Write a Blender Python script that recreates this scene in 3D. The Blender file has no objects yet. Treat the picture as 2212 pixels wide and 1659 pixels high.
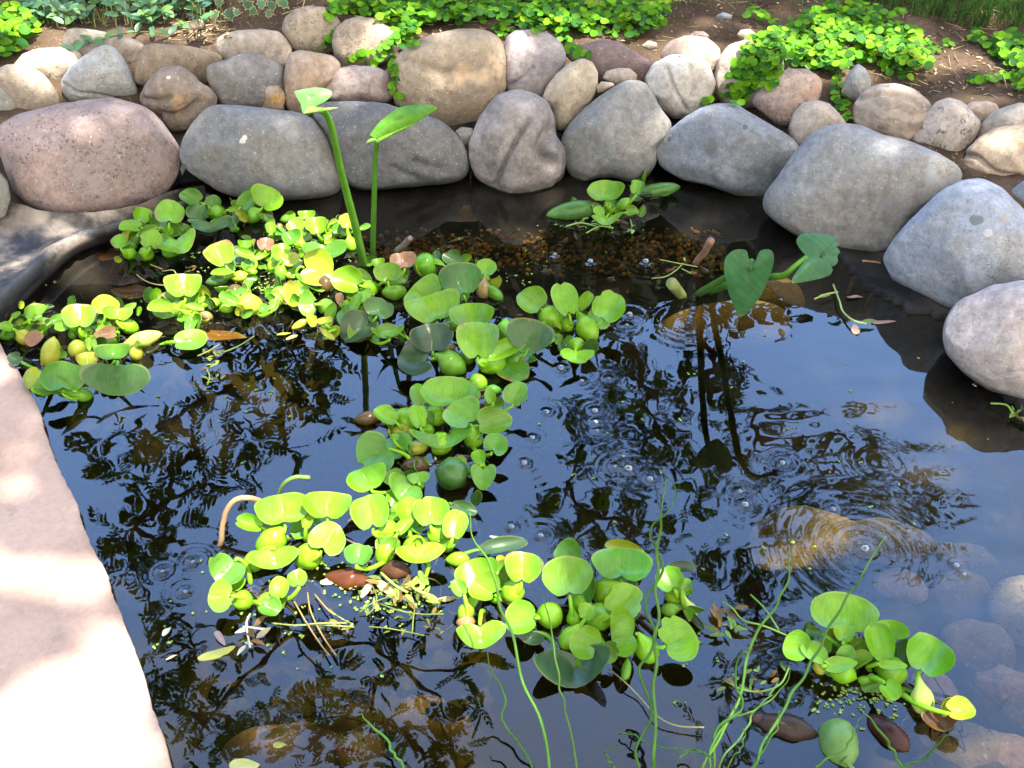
import bpy, bmesh, math, random
import numpy as np
from mathutils import Vector, Matrix, noise
from mathutils.bvhtree import BVHTree

S = bpy.context.scene
COL = S.collection
rng = random.Random(7)
R = math.radians

# ------------------------------------------------------------------ camera
CAM_H, PITCH, FPX = 1.2, 40.0, 2190.0          # metres over the water, degrees down, focal length for a 2212 px wide frame
cam_d = bpy.data.cameras.new('camera')
cam_d.sensor_width = 36.0
cam_d.lens = 36.0 * FPX / 2212.0
cam_d.clip_start, cam_d.clip_end = 0.02, 500.0
cam = bpy.data.objects.new('camera', cam_d)
cam.location = (0, 0, CAM_H)
cam.rotation_euler = (R(90 - PITCH), 0, 0)
COL.objects.link(cam)
S.camera = cam

# ------------------------------------------------------------------ sky, sun, exposure
SUN = Vector((0.22, -0.15, 0.96)).normalized()
elev = math.asin(SUN.z)
w = bpy.data.worlds.new('World')
S.world = w
w.use_nodes = True
nt = w.node_tree
bg = nt.nodes['Background']
sky = nt.nodes.new('ShaderNodeTexSky')
sky.sky_type = 'NISHITA'
sky.sun_disc = False
sky.sun_elevation = elev
sky.sun_rotation = math.atan2(SUN.x, SUN.y)
sky.altitude = 300
sky.air_density, sky.dust_density, sky.ozone_density = 1.0, 0.3, 1.5
tc = nt.nodes.new('ShaderNodeTexCoord')
cn = nt.nodes.new('ShaderNodeTexNoise')
cn.inputs['Scale'].default_value = 2.2
cn.inputs['Detail'].default_value = 7
cn.inputs['Roughness'].default_value = 0.55
cr = nt.nodes.new('ShaderNodeValToRGB')
cr.color_ramp.elements[0].position = 0.44
cr.color_ramp.elements[0].color = (0.0, 0.0, 0.0, 1)
cr.color_ramp.elements[1].position = 0.70
cr.color_ramp.elements[1].color = (0.8, 0.8, 0.8, 1)
mx = nt.nodes.new('ShaderNodeMix')
mx.data_type = 'RGBA'
mx.inputs['B'].default_value = (10.5, 9.6, 8.4, 1)
mp = nt.nodes.new('ShaderNodeMapping')
mp.inputs['Location'].default_value = (0.35, 0.2, 0.0)
nt.links.new(tc.outputs['Generated'], mp.inputs['Vector'])
nt.links.new(mp.outputs['Vector'], cn.inputs['Vector'])
fx = nt.nodes.new('ShaderNodeMix')                # bright clear blue across the far half of the sky
fx.data_type = 'RGBA'
fx.inputs['B'].default_value = (6.0, 10.4, 20.5, 1)
fr_ = nt.nodes.new('ShaderNodeMapRange')
fr_.inputs['From Min'].default_value = 0.15
fr_.inputs['From Max'].default_value = 0.6
sx_ = nt.nodes.new('ShaderNodeSeparateXYZ')       # unseen clouds added overhead and behind warm the light; the far sky is clear blue
nt.links.new(tc.outputs['Generated'], sx_.inputs[0])
mad = nt.nodes.new('ShaderNodeMath')
mad.operation = 'MULTIPLY_ADD'
nt.links.new(sx_.outputs['Y'], mad.inputs[0])
mad.inputs[1].default_value = -0.30
nt.links.new(cn.outputs['Fac'], mad.inputs[2])
nt.links.new(sx_.outputs['Y'], fr_.inputs['Value'])
nt.links.new(fr_.outputs['Result'], fx.inputs['Factor'])
mad2 = nt.nodes.new('ShaderNodeMath')
mad2.operation = 'MULTIPLY_ADD'
nt.links.new(sx_.outputs['X'], mad2.inputs[0])
mad2.inputs[1].default_value = 0.22
ad_ = nt.nodes.new('ShaderNodeMath')
ad_.operation = 'ADD'
ad_.inputs[1].default_value = -0.17
zm_ = nt.nodes.new('ShaderNodeMath')
zm_.operation = 'MULTIPLY_ADD'
zm_.inputs[1].default_value = 0.45
nt.links.new(sx_.outputs['Z'], zm_.inputs[0])
nt.links.new(mad.outputs[0], zm_.inputs[2])
nt.links.new(zm_.outputs[0], ad_.inputs[0])
nt.links.new(ad_.outputs[0], mad2.inputs[2])
nt.links.new(mad2.outputs[0], cr.inputs['Fac'])
nt.links.new(cr.outputs['Color'], mx.inputs['Factor'])
nt.links.new(sky.outputs['Color'], fx.inputs['A'])
nt.links.new(fx.outputs['Result'], mx.inputs['A'])
nt.links.new(mx.outputs['Result'], bg.inputs['Color'])
bg.inputs['Strength'].default_value = 0.108

sd = bpy.data.lights.new('sun', 'SUN')
sd.energy = 5.0
sd.angle = R(0.53)
sd.color = (1.0, 0.95, 0.86)
so = bpy.data.objects.new('sun', sd)
so.rotation_euler = SUN.to_track_quat('Z', 'Y').to_euler()
so.location = SUN * 20
COL.objects.link(so)

S.view_settings.view_transform = 'Standard'
S.view_settings.look = 'None'
S.view_settings.gamma = 1.0
S.view_settings.exposure = 1.98
S.cycles.max_bounces = 8
S.cycles.transparent_max_bounces = 24
S.cycles.caustics_reflective = False
S.cycles.caustics_refractive = False
S.cycles.use_denoising = True
S.cycles.use_adaptive_sampling = False

# ------------------------------------------------------------------ pixel helpers (2212 x 1659 view of the photograph)
SP, CP = math.sin(R(PITCH)), math.cos(R(PITCH))
CAM = Vector((0, 0, CAM_H))
UP = Vector((0, 0, 1))


def ray(x, y):
    a, b = (x - 1106.0) / FPX, -(y - 829.5) / FPX
    return Vector((a, CP + b * SP, -SP + b * CP))


def P(x, y, z=0.0):
    d = ray(x, y)
    return CAM + d * ((z - CAM_H) / d.z)


def PYp(x, y, Y):
    d = ray(x, y)
    return CAM + d * (Y / d.y)


def pxs(p):                                     # metres per pixel at a point
    return ((p - CAM).dot(Vector((0, CP, -SP)))) / FPX


def refl(x, y, Y):                              # the place at distance Y whose mirror image the water shows at this pixel
    q = P(x, y, 0)
    d = ray(x, y)
    d.z = -d.z
    return q + d * ((Y - q.y) / d.y)


ZM = {0: (1, 0, 1, 0), 1: (.33701, 0, .33701, 0), 2: (.36765, 677.7, .36765, 0), 3: (.35662, 1423.2, .35662, 0),
      4: (.33701, 0, .33701, 338.85), 5: (.40846, 609.9, .40846, 474.4), 6: (.38813, 1355.4, .38813, 440.5),
      7: (.38726, 338.85, .38726, 1016.6), 8: (.36687, 948.8, .36687, 1050.4), 9: (.32598, 1490.9, .32598, 1118.2),
      10: (.18383, 203.3, .18383, 372.7), 11: (.18383, 576.0, .18383, 440.5), 12: (.21446, 0, .21446, 576.0)}


def zc_(k, x, y):
    a, b, c, d = ZM[k]
    return x * a + b, y * c + d


def zs(k):
    return ZM[k][0]


# ------------------------------------------------------------------ object helpers
WPOS = {}


def tag(o, label=None, cat=None, group=None, kind=None):
    if label:
        o['label'] = label
    if cat:
        o['category'] = cat
    if group:
        o['group'] = group
    if kind:
        o['kind'] = kind
    return o


def put(o, world, parent=None):
    world = Vector(world)
    COL.objects.link(o)
    if parent is not None:
        o.parent = parent
        o.location = world - WPOS[parent.name]
    else:
        o.location = world
    WPOS[o.name] = world
    return o


def empty(name, loc):
    o = bpy.data.objects.new(name, None)
    o.empty_display_size = 0.02
    return put(o, loc)


def mobj(name, V, F, mat, parent=None, origin=None, uv=None, smooth=True, mats=None, midx=None, vcol=None):
    V = np.asarray(V, dtype=np.float64).reshape(-1, 3)
    o0 = np.array(origin if origin is not None else V.mean(axis=0))
    me = bpy.data.meshes.new(name)
    me.from_pydata((V - o0).tolist(), [], F)
    if uv is not None:
        lay = me.uv_layers.new(name='UVMap')
        li = np.zeros(len(me.loops), dtype=np.int32)
        me.loops.foreach_get('vertex_index', li)
        lay.data.foreach_set('uv', np.asarray(uv, dtype=np.float32)[li].ravel())
    if vcol is not None:
        at = me.color_attributes.new('tint', 'FLOAT_COLOR', 'POINT')
        c = np.ones((len(V), 4), dtype=np.float32)
        c[:, :3] = vcol
        at.data.foreach_set('color', c.ravel())
    if smooth:
        me.shade_smooth()
    for m in (mats or [mat]):
        me.materials.append(m)
    if midx is not None:
        me.polygons.foreach_set('material_index', np.asarray(midx, dtype=np.int32))
    me.update()
    o = bpy.data.objects.new(name, me)
    return put(o, o0.tolist(), parent)


class MB:                                       # collects several shapes of ONE thing into one mesh
    def __init__(s):
        s.V, s.F, s.C, s.n = [], [], [], 0

    def add(s, V, F, col=None):
        V = np.asarray(V, dtype=np.float64).reshape(-1, 3)
        s.V.append(V)
        s.F += [tuple(i + s.n for i in f) for f in F]
        if col is not None:
            s.C.append(np.tile(np.asarray(col, dtype=np.float32), (len(V), 1)))
        s.n += len(V)

    def build(s, name, mat, parent=None, origin=None, smooth=True):
        V = np.concatenate(s.V)
        vc = np.concatenate(s.C) if s.C else None
        return mobj(name, V, s.F, mat, parent, origin, smooth=smooth, vcol=vc)


def spline(pts, n):                             # Catmull-Rom through points (list of Vector / tuples)
    p = np.array([list(q) for q in pts], dtype=float)
    if len(p) == 2:
        t = np.linspace(0, 1, n)[:, None]
        return p[0] * (1 - t) + p[1] * t
    e = np.vstack([2 * p[0] - p[1], p, 2 * p[-1] - p[-2]])
    out = []
    m = len(p) - 1
    for i in range(n):
        f = i / (n - 1) * m
        k = min(int(f), m - 1)
        t = f - k
        a, b, c, d = e[k], e[k + 1], e[k + 2], e[k + 3]
        out.append(.5 * (2 * b + (c - a) * t + (2 * a - 5 * b + 4 * c - d) * t * t + (3 * b - a - 3 * c + d) * t ** 3))
    return np.array(out)


def tube(pts, rad, segs=8):
    p = np.asarray(pts, dtype=float)
    n = len(p)
    rad = np.broadcast_to(np.asarray(rad, dtype=float), (n,)) if np.ndim(rad) <= 1 else rad
    T = np.gradient(p, axis=0)
    T /= np.linalg.norm(T, axis=1)[:, None] + 1e-12
    a = np.array([0., 0., 1.]) if abs(T[0][2]) < .9 else np.array([1., 0., 0.])
    V = []
    ang = np.linspace(0, 2 * math.pi, segs, endpoint=False)
    nrm = np.cross(T[0], a)
    for i in range(n):
        nrm = nrm - T[i] * nrm.dot(T[i])
        nrm /= np.linalg.norm(nrm) + 1e-12
        b = np.cross(T[i], nrm)
        V.append(p[i] + rad[i] * (np.cos(ang)[:, None] * nrm + np.sin(ang)[:, None] * b))
    V = np.concatenate(V)
    F = []
    for i in range(n - 1):
        for j in range(segs):
            k = (j + 1) % segs
            F.append((i * segs + j, i * segs + k, (i + 1) * segs + k, (i + 1) * segs + j))
    F.append(tuple(range(segs - 1, -1, -1)))
    F.append(tuple((n - 1) * segs + j for j in range(segs)))
    return V, F


# ------------------------------------------------------------------ materials
class NT:
    def __init__(s, name):
        s.m = bpy.data.materials.new(name)
        s.m.use_nodes = True
        s.t = s.m.node_tree
        s.b = s.t.nodes['Principled BSDF']
        s.out = s.t.nodes['Material Output']

    def n(s, typ, **kw):
        x = s.t.nodes.new('ShaderNode' + typ)
        for k, v in kw.items():
            if hasattr(x, k):
                setattr(x, k, v)
            else:
                x.inputs[k.replace('_', ' ')].default_value = v
        return x

    def l(s, a, b):
        s.t.links.new(a, b)

    def math(s, op, a, b=None, c=None, clamp=False):
        x = s.t.nodes.new('ShaderNodeMath')
        x.operation = op
        x.use_clamp = clamp
        for i, v in enumerate((a, b, c)):
            if v is None:
                continue
            if isinstance(v, (int, float)):
                x.inputs[i].default_value = v
            else:
                s.l(v, x.inputs[i])
        return x.outputs[0]

    def mix(s, f, a, b, blend='MIX'):
        x = s.t.nodes.new('ShaderNodeMix')
        x.data_type = 'RGBA'
        x.blend_type = blend
        for nm, v in (('Factor', f), ('A', a), ('B', b)):
            i = [q for q in x.inputs if q.name == nm and q.enabled][0]
            if isinstance(v, (int, float)):
                i.default_value = v
            elif isinstance(v, (tuple, list)):
                i.default_value = (*v[:3], 1)
            else:
                s.l(v, i)
        return [q for q in x.outputs if q.enabled][0]

    def noise(s, vec, scale, detail=4, rough=.55):
        x = s.n('TexNoise', Scale=scale, Detail=detail, Roughness=rough)
        if vec is not None:
            s.l(vec, x.inputs['Vector'])
        return x.outputs['Fac']

    def ramp(s, f, lo, hi):
        x = s.n('MapRange')
        x.interpolation_type = 'SMOOTHSTEP'
        s.l(f, x.inputs['Value'])
        x.inputs['From Min'].default_value = lo
        x.inputs['From Max'].default_value = hi
        return x.outputs['Result']

    def bump(s, h, strength, dist, prev=None):
        x = s.n('Bump', Strength=strength, Distance=dist)
        s.l(h, x.inputs['Height'])
        if prev is not None:
            s.l(prev, x.inputs['Normal'])
        return x.outputs['Normal']


def stone_mat(name, c1, c2, spk=(.06, .052, .048), amt=.3, spk_scale=170., patch=9., rough=.75, band=None, blot=None, wet=True):
    t = NT(name)
    if wet:
        c1 = (c1[0] * .82, c1[1] * .81, c1[2] * .80)
        c2 = (c2[0] * .66, c2[1] * .64, c2[2] * .62)
    co = t.n('TexCoord').outputs['Object']
    f1 = t.ramp(t.noise(co, patch, 5, .6), .34, .66)
    col = t.mix(f1, c1, c2)
    f2 = t.noise(co, 55, 8, .75)
    f2r = t.n('MapRange')
    t.l(f2, f2r.inputs['Value'])
    for k, v in (('From Min', .3), ('From Max', .7), ('To Min', .58), ('To Max', 1.38)):
        f2r.inputs[k].default_value = v
    col = t.mix(1.0, col, f2r.outputs['Result'], 'MULTIPLY')
    sp = t.noise(co, spk_scale, 3, .6)
    lo = .66 - .16 * amt
    m = t.ramp(sp, lo, lo + .09)
    msk = t.math('MULTIPLY', m, t.ramp(t.noise(co, patch * 2.2, 2), .3, .6))
    col = t.mix(t.math('MULTIPLY', msk, .9), col, spk)
    wh = t.ramp(t.noise(co, spk_scale * .8, 2), .63, .73)
    col = t.mix(t.math('MULTIPLY', wh, .32), col, (.62, .6, .56))
    if band:
        wv = t.n('TexWave', Scale=band[0], Distortion=band[2] if len(band) > 2 else 4.0)
        wv.bands_direction = band[1]
        wv.inputs['Detail'].default_value = 3
        wv.inputs['Detail Scale'].default_value = 2.5
        t.l(co, wv.inputs['Vector'])
        col = t.mix(t.math('MULTIPLY', t.ramp(wv.outputs['Fac'], .35, .9), .45), col, band[3] if len(band) > 3 else c2)
    if blot:
        col = t.mix(t.ramp(t.noise(co, blot[1], 3), .56, .68), col, blot[0])
    # thin mineral veins / hairline cracks
    v = t.n('TexVoronoi', Scale=7.0)
    v.feature = 'DISTANCE_TO_EDGE'
    wob = t.n('VectorMath', operation='ADD')
    nn = t.n('TexNoise', Scale=11.0, Detail=4)
    t.l(co, nn.inputs['Vector'])
    sc = t.n('VectorMath', operation='SCALE')
    t.l(nn.outputs['Color'], sc.inputs[0])
    sc.inputs['Scale'].default_value = .12
    t.l(co, wob.inputs[0])
    t.l(sc.outputs[0], wob.inputs[1])
    t.l(wob.outputs[0], v.inputs['Vector'])
    ck = t.math('MULTIPLY', t.math('SUBTRACT', 1.0, t.ramp(v.outputs['Distance'], 0.0, .012)), t.ramp(t.noise(co, 6, 2), .52, .6))
    col = t.mix(t.math('MULTIPLY', ck, .35), col, tuple(c * .35 for c in c1))
    if wet:                                     # the wet, algae-stained line where the stone meets the water
        g = t.n('NewGeometry')
        sx = t.n('SeparateXYZ')
        t.l(g.outputs['Position'], sx.inputs[0])
        zz = t.math('ADD', sx.outputs['Z'], t.math('MULTIPLY', t.noise(co, 22, 3), -.022))
        wf = t.math('SUBTRACT', 1.0, t.ramp(zz, -.002, .016))
        col = t.mix(t.math('MULTIPLY', wf, .65), col, (.045, .042, .025))
    t.l(col, t.b.inputs['Base Color'])
    t.b.inputs['Roughness'].default_value = rough
    t.b.inputs['Specular IOR Level'].default_value = .35 if wet else .08
    n1 = t.bump(t.noise(co, 26, 8, .7), .5, .010)
    n2 = t.bump(sp, .3, .0025, n1)
    n3 = t.bump(t.math('SUBTRACT', 1.0, ck), .3, .004, n2)
    t.l(n3, t.b.inputs['Normal'])
    return t.m


def leafy(name, rough=.3, transl=.35, veins=True, spec=.5, tint_attr=False, bumps=.2):
    t = NT(name)
    if tint_attr:
        a = t.n('Attribute')
        a.attribute_name = 'tint'
        base = a.outputs['Color']
        co = t.n('TexCoord').outputs['Object']
    else:
        base = t.n('ObjectInfo').outputs['Color']
        co = t.n('TexCoord').outputs['Object']
    va = t.n('MapRange')
    t.l(t.noise(co, 40, 4), va.inputs['Value'])
    for k, v in (('From Min', .3), ('From Max', .7), ('To Min', .82), ('To Max', 1.16)):
        va.inputs[k].default_value = v
    col = t.mix(1.0, base, va.outputs['Result'], 'MULTIPLY')
    nrm = None
    if veins:
        uv = t.n('TexCoord').outputs['UV']
        sx = t.n('SeparateXYZ')
        t.l(uv, sx.inputs[0])
        X = t.math('MULTIPLY_ADD', sx.outputs['X'], 2.0, -1.0)
        Y = t.math('MULTIPLY_ADD', sx.outputs['Y'], 2.0, -1.0)
        den = t.math('ADD', t.math('SQRT', t.math('MAXIMUM', t.math('SUBTRACT', 1.02, t.math('MULTIPLY', Y, Y)), .01)), .1)
        q = t.math('DIVIDE', X, den)
        cx = t.n('CombineXYZ')
        t.l(t.math('MULTIPLY', q, 9.0), cx.inputs['X'])
        t.l(t.math('MULTIPLY', Y, .5), cx.inputs['Y'])
        oi = t.n('ObjectInfo')
        t.l(t.math('MULTIPLY', oi.outputs['Random'], 50.0), cx.inputs['Z'])
        vn = t.noise(cx.outputs[0], 2.2, 3, .6)
        vm = t.ramp(vn, .38, .62)
        dk = t.mix(1.0, col, (.50, .66, .50), 'MULTIPLY')
        col = t.mix(t.math('MULTIPLY', vm, .45), col, dk)
        # paler rim
        rr = t.math('ADD', t.math('MULTIPLY', X, X), t.math('MULTIPLY', Y, Y))
        rim = t.ramp(rr, .86, 1.0)
        pale = t.mix(.45, col, (.42, .46, .14))
        col = t.mix(t.math('MULTIPLY', rim, .5), col, pale)
        # brown wear, amount set per leaf
        wa = t.n('Attribute')
        wa.attribute_type = 'OBJECT'
        wa.attribute_name = 'wear'
        off = t.n('CombineXYZ')
        t.l(t.math('MULTIPLY_ADD', oi.outputs['Random'], 37.0, X), off.inputs['X'])
        t.l(Y, off.inputs['Y'])
        wn = t.math('ADD', t.noise(off.outputs[0], 1.7, 6, .65), t.math('MULTIPLY', t.ramp(rr, .2, 1.0), .28))
        wm = t.ramp(t.math('SUBTRACT', wn, t.math('MULTIPLY_ADD', wa.outputs['Fac'], -.6, 1.02)), 0.0, .05)
        col = t.mix(t.math('MULTIPLY', wm, .92), col, t.mix(t.noise(co, 90, 4), (.14, .055, .025), (.40, .24, .13)))
        sk = t.ramp(t.noise(co, 160, 2), .69, .73)
        col = t.mix(t.math('MULTIPLY', sk, t.math('MINIMUM', t.math('MULTIPLY_ADD', wa.outputs['Fac'], 1.5, .1), .8)), col, (.12, .06, .02))
        nrm = t.bump(vn, bumps, .0012)
    else:
        nrm = t.bump(t.noise(co, 60, 3), bumps, .002)
    nrm = t.bump(t.noise(co, 14, 2), .25, .01, nrm)
    t.l(col, t.b.inputs['Base Color'])
    t.b.inputs['Roughness'].default_value = rough
    t.b.inputs['Specular IOR Level'].default_value = spec
    t.l(nrm, t.b.inputs['Normal'])
    if transl:
        tr = t.n('BsdfTranslucent')
        t.l(t.mix(1.0, col, (1.25, 1.25, .5), 'MULTIPLY'), tr.inputs['Color'])
        ms = t.n('MixShader')
        ms.inputs[0].default_value = transl
        t.l(t.b.outputs[0], ms.inputs[1])
        t.l(tr.outputs[0], ms.inputs[2])
        t.l(ms.outputs[0], t.out.inputs['Surface'])
    return t.m


M_LEAF = leafy('hyacinth_leaf_skin', .29, .24, spec=.42)
M_BULB = leafy('hyacinth_bulb_skin', .24, .05, veins=False, spec=.32)
M_POD = leafy('dead_bladder_skin', .28, 0, veins=False, spec=.16, bumps=.8)
M_BROAD = leafy('broad_leaf_skin', .38, .3, spec=.22)
M_COVER = leafy('ground_cover_leaf', .5, .4, veins=False, tint_attr=True, spec=.12)
M_TREE = leafy('tree_leaf', .5, .3, veins=False, tint_attr=True, spec=.25)
M_GRASS = leafy('grass_blade', .5, .3, veins=False, tint_attr=True, spec=.3)
M_DRY = leafy('dry_litter', .8, .15, veins=False, tint_attr=True, spec=.2)
M_STALK = leafy('stalk_skin', .45, .05, veins=False, spec=.22)


def simple(name, c1, c2, scale, rough, bscale=40, bstr=.4, bdist=.005, spec=.4):
    t = NT(name)
    co = t.n('TexCoord').outputs['Object']
    t.l(t.mix(t.ramp(t.noise(co, scale, 6, .6), .35, .65), c1, c2), t.b.inputs['Base Color'])
    t.b.inputs['Roughness'].default_value = rough
    t.b.inputs['Specular IOR Level'].default_value = spec
    t.l(t.bump(t.noise(co, bscale, 8, .65), bstr, bdist), t.b.inputs['Normal'])
    return t.m


M_BARK = simple('bark', (.06, .045, .035), (.14, .11, .09), 14, .9, 30, .8, .02)
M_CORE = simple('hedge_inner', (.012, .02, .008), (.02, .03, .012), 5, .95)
M_ROOT = simple('wet_roots', (.012, .010, .008), (.04, .03, .018), 60, .45)


def soil_mat():
    t = NT('soil')
    co = t.n('TexCoord').outputs['Object']
    c = t.mix(t.ramp(t.noise(co, 6, 6, .65), .35, .65), (.058, .038, .024), (.13, .086, .055))
    c = t.mix(t.math('MULTIPLY', t.ramp(t.noise(co, 45, 6, .7), .5, .7), .6), c, (.06, .042, .03))
    c = t.mix(t.math('MULTIPLY', t.ramp(t.noise(co, 110, 2), .64, .70), .7), c, (.34, .26, .17))
    t.l(c, t.b.inputs['Base Color'])
    t.b.inputs['Roughness'].default_value = .95
    t.b.inputs['Specular IOR Level'].default_value = .15
    n = t.bump(t.noise(co, 30, 8, .75), .9, .02)
    t.l(t.bump(t.noise(co, 130, 4, .7), .7, .006, n), t.b.inputs['Normal'])
    return t.m


def liner_mat(name, dusty):
    t = NT(name)
    co = t.n('TexCoord').outputs['Object']
    g = t.n('NewGeometry')
    sp = t.n('SeparateXYZ')
    t.l(g.outputs['Position'], sp.inputs[0])
    dry = t.ramp(sp.outputs['Z'], .004, .03)
    dust = t.math('MULTIPLY', t.ramp(t.noise(co, 7, 6, .65), .42, .62), dry)
    c = t.mix(t.ramp(t.noise(co, 12, 5), .4, .62), (.011, .011, .012), (.026, .025, .025))
    c = t.mix(t.math('MULTIPLY', dust, dusty), c, (.25, .205, .165))
    dpt = t.math('SUBTRACT', 1.0, t.ramp(sp.outputs['Z'], -.2, -.09))
    rgt = t.math('MULTIPLY', t.ramp(sp.outputs['X'], .4, .7), t.math('MULTIPLY', t.math('SUBTRACT', 1.0, t.ramp(sp.outputs['Y'], 1.4, 1.6)), t.math('SUBTRACT', 1.0, t.ramp(sp.outputs['Z'], -.08, -.04))))
    dpt = t.math('MAXIMUM', dpt, rgt)
    silt = t.math('MULTIPLY', dpt, t.ramp(t.noise(co, 5, 7, .65), .30, .6))
    c = t.mix(silt, c, (.095, .078, .028))
    c = t.mix(t.math('MULTIPLY', dpt, t.ramp(t.noise(co, 24, 6, .7), .5, .72)), c, (.13, .11, .032))
    t.l(c, t.b.inputs['Base Color'])
    t.b.inputs['Roughness'].default_value = .5
    t.b.inputs['Specular IOR Level'].default_value = .45 if dusty > .5 else .06
    t.l(t.bump(t.noise(co, 35, 7, .7), .4, .006), t.b.inputs['Normal'])
    return t.m


def slab_mat():
    t = NT('pink_sandstone')
    co = t.n('TexCoord').outputs['Object']
    c = t.mix(t.ramp(t.noise(co, 3.5, 6, .6), .35, .65), (.325, .215, .16), (.405, .285, .22))
    f = t.n('MapRange')
    t.l(t.noise(co, 120, 8, .75), f.inputs['Value'])
    for k, v in (('From Min', .3), ('From Max', .7), ('To Min', .84), ('To Max', 1.13)):
        f.inputs[k].default_value = v
    c = t.mix(1.0, c, f.outputs['Result'], 'MULTIPLY')
    st = t.math('MULTIPLY', t.ramp(t.noise(co, 9, 4), .54, .66), t.ramp(t.noise(co, 50, 6, .8), .44, .6))
    c = t.mix(t.math('MULTIPLY', st, .6), c, (.25, .19, .15))
    c = t.mix(t.math('MULTIPLY', t.ramp(t.noise(co, 260, 2), .68, .74), .5), c, (.22, .15, .12))
    t.l(c, t.b.inputs['Base Color'])
    t.b.inputs['Roughness'].default_value = .85
    t.b.inputs['Specular IOR Level'].default_value = .2
    n = t.bump(t.noise(co, 14, 6, .6), .3, .008)
    t.l(t.bump(t.noise(co, 180, 5, .7), .4, .0018, n), t.b.inputs['Normal'])
    return t.m


def water_mat():
    t = NT('pond_water')
    t.t.nodes.remove(t.b)
    fr = t.n('Fresnel', IOR=1.43)
    tr = t.n('BsdfTransparent')
    tr.inputs['Color'].default_value = (.90, .86, .76, 1)
    gl = t.n('BsdfGlossy')
    gl.inputs['Roughness'].default_value = 0.0
    gl.inputs['Color'].default_value = (1, 1, 1, 1)
    ms = t.n('MixShader')
    t.l(fr.outputs[0], ms.inputs[0])
    t.l(tr.outputs[0], ms.inputs[1])
    t.l(gl.outputs[0], ms.inputs[2])
    t.l(ms.outputs[0], t.out.inputs['Surface'])
    va = t.n('VolumeAbsorption', Density=6.0)
    va.inputs['Color'].default_value = (.48, .46, .27, 1)
    t.l(va.outputs[0], t.out.inputs['Volume'])
    return t.m


M_SOIL, M_LINER, M_FOLD, M_SLAB, M_WATER = soil_mat(), liner_mat('rubber_liner', .22), liner_mat('dusty_rubber_liner', .7), slab_mat(), water_mat()

# ------------------------------------------------------------------ the pond outline and the ground
EDGE_PX = [(-40, 690), (60, 625), (150, 562), (230, 517), (330, 478), (430, 440), (600, 436), (760, 422), (950, 408), (1100, 425), (1220, 405),
           (1400, 395), (1500, 410), (1640, 436), (1700, 495), (1800, 552), (1870, 628), (1960, 676), (2060, 700), (2110, 800), (2230, 930),
           (2420, 1060), (2560, 1330), (2560, 1750)]
EDGE = np.array([[P(x, y).x, P(x, y).y] for x, y in EDGE_PX])
EDGE = np.vstack([EDGE, [[.95, .30], [.3, .22], [-.3, .25], [-.62, .40], [-.78, .8], [-.92, 1.2], [-.98, 1.42]]])


def sdist(X, Y):                                # signed distance to the waterline, positive inside
    X, Y = np.asarray(X, float), np.asarray(Y, float)
    best = np.full(X.shape, 1e9)
    inside = np.zeros(X.shape, bool)
    n = len(EDGE)
    for i in range(n):
        a, b = EDGE[i], EDGE[(i + 1) % n]
        ab = b - a
        t = np.clip(((X - a[0]) * ab[0] + (Y - a[1]) * ab[1]) / (ab @ ab), 0, 1)
        best = np.minimum(best, np.hypot(X - a[0] - t * ab[0], Y - a[1] - t * ab[1]))
        c = ((a[1] > Y) != (b[1] > Y)) & (X < (b[0] - a[0]) * (Y - a[1]) / (b[1] - a[1] + 1e-15) + a[0])
        inside ^= c
    return np.where(inside, best, -best)


SLAB_PX = [(372, 1672), (352, 1590), (330, 1535), (312, 1470), (288, 1400), (262, 1330), (238, 1270), (222, 1222), (206, 1196), (185, 1150), (170, 1115), (162, 1082),
           (146, 1050), (124, 1008), (112, 975), (92, 920), (82, 880), (62, 838), (48, 820), (40, 800), (16, 772), (-10, 722), (-70, 640)]
SLAB_Z = .026
SLAB_XY = [(P(x, y, SLAB_Z).x, P(x, y, SLAB_Z).y) for x, y in SLAB_PX]


def slab_side(X, Y):                            # positive on the slab's side of its pond edge
    ys = [p[1] for p in SLAB_XY]
    xs = [p[0] for p in SLAB_XY]
    return np.interp(Y, ys, xs) - X


def vnoise(X, Y, f, seed=0.0, octv=3):
    out = np.zeros(np.shape(X))
    fl = out.ravel()
    for i, (x, y) in enumerate(zip(np.ravel(X), np.ravel(Y))):
        fl[i] = noise.fractal((x * f + seed, y * f - seed, seed * .7), 1.0, 2.0, octv)
    return fl.reshape(np.shape(X))


def floor_z(d, X, Y):                           # a shallow shelf along the far and right banks, deep water to the left and front
    shelf = np.interp(d, [0, .05, .11, .36, .52, 3], [-.03, -.06, -.09, -.11, -.30, -.36])
    deep = np.interp(d, [0, .05, .12, .25, 3], [-.03, -.10, -.22, -.30, -.33])
    f = np.clip((.35 - X) / .3, 0, 1) * np.clip((1.62 - Y) / .2, 0, 1)
    return shelf * (1 - f) + deep * f


def ground_z(X, Y, d):
    o = -d
    z = np.interp(o, [0, .06, .15, .24, .38, .6, 2, 6], [-.024, -.020, -.006, .05, .115, .15, .20, .26])
    zr = np.interp(o, [0, .05, .15, .25, .38, .6, 2, 6], [-.004, .0005, .006, .05, .115, .15, .20, .26])
    k = np.clip((X - .5) / .15, 0, 1)
    z = z * (1 - k) + zr * k
    flat = (slab_side(X, Y) > -.12) & (Y < 1.75) & (X < -.1)
    z = np.where(flat, -.05, z)
    near = np.clip((1.0 - Y) / .4, 0, 1) * (X > -.6)
    return np.where(near > 0, z * (1 - near) + near * np.minimum(z, .05), z)


def grid(xs, ys):
    X, Y = np.meshgrid(xs, ys)
    nx, ny = len(xs), len(ys)
    i = np.arange((ny - 1) * nx).reshape(ny - 1, nx)[:, :-1].ravel()
    F = np.stack([i, i + 1, i + nx + 1, i + nx], 1)
    return X, Y, F


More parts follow.
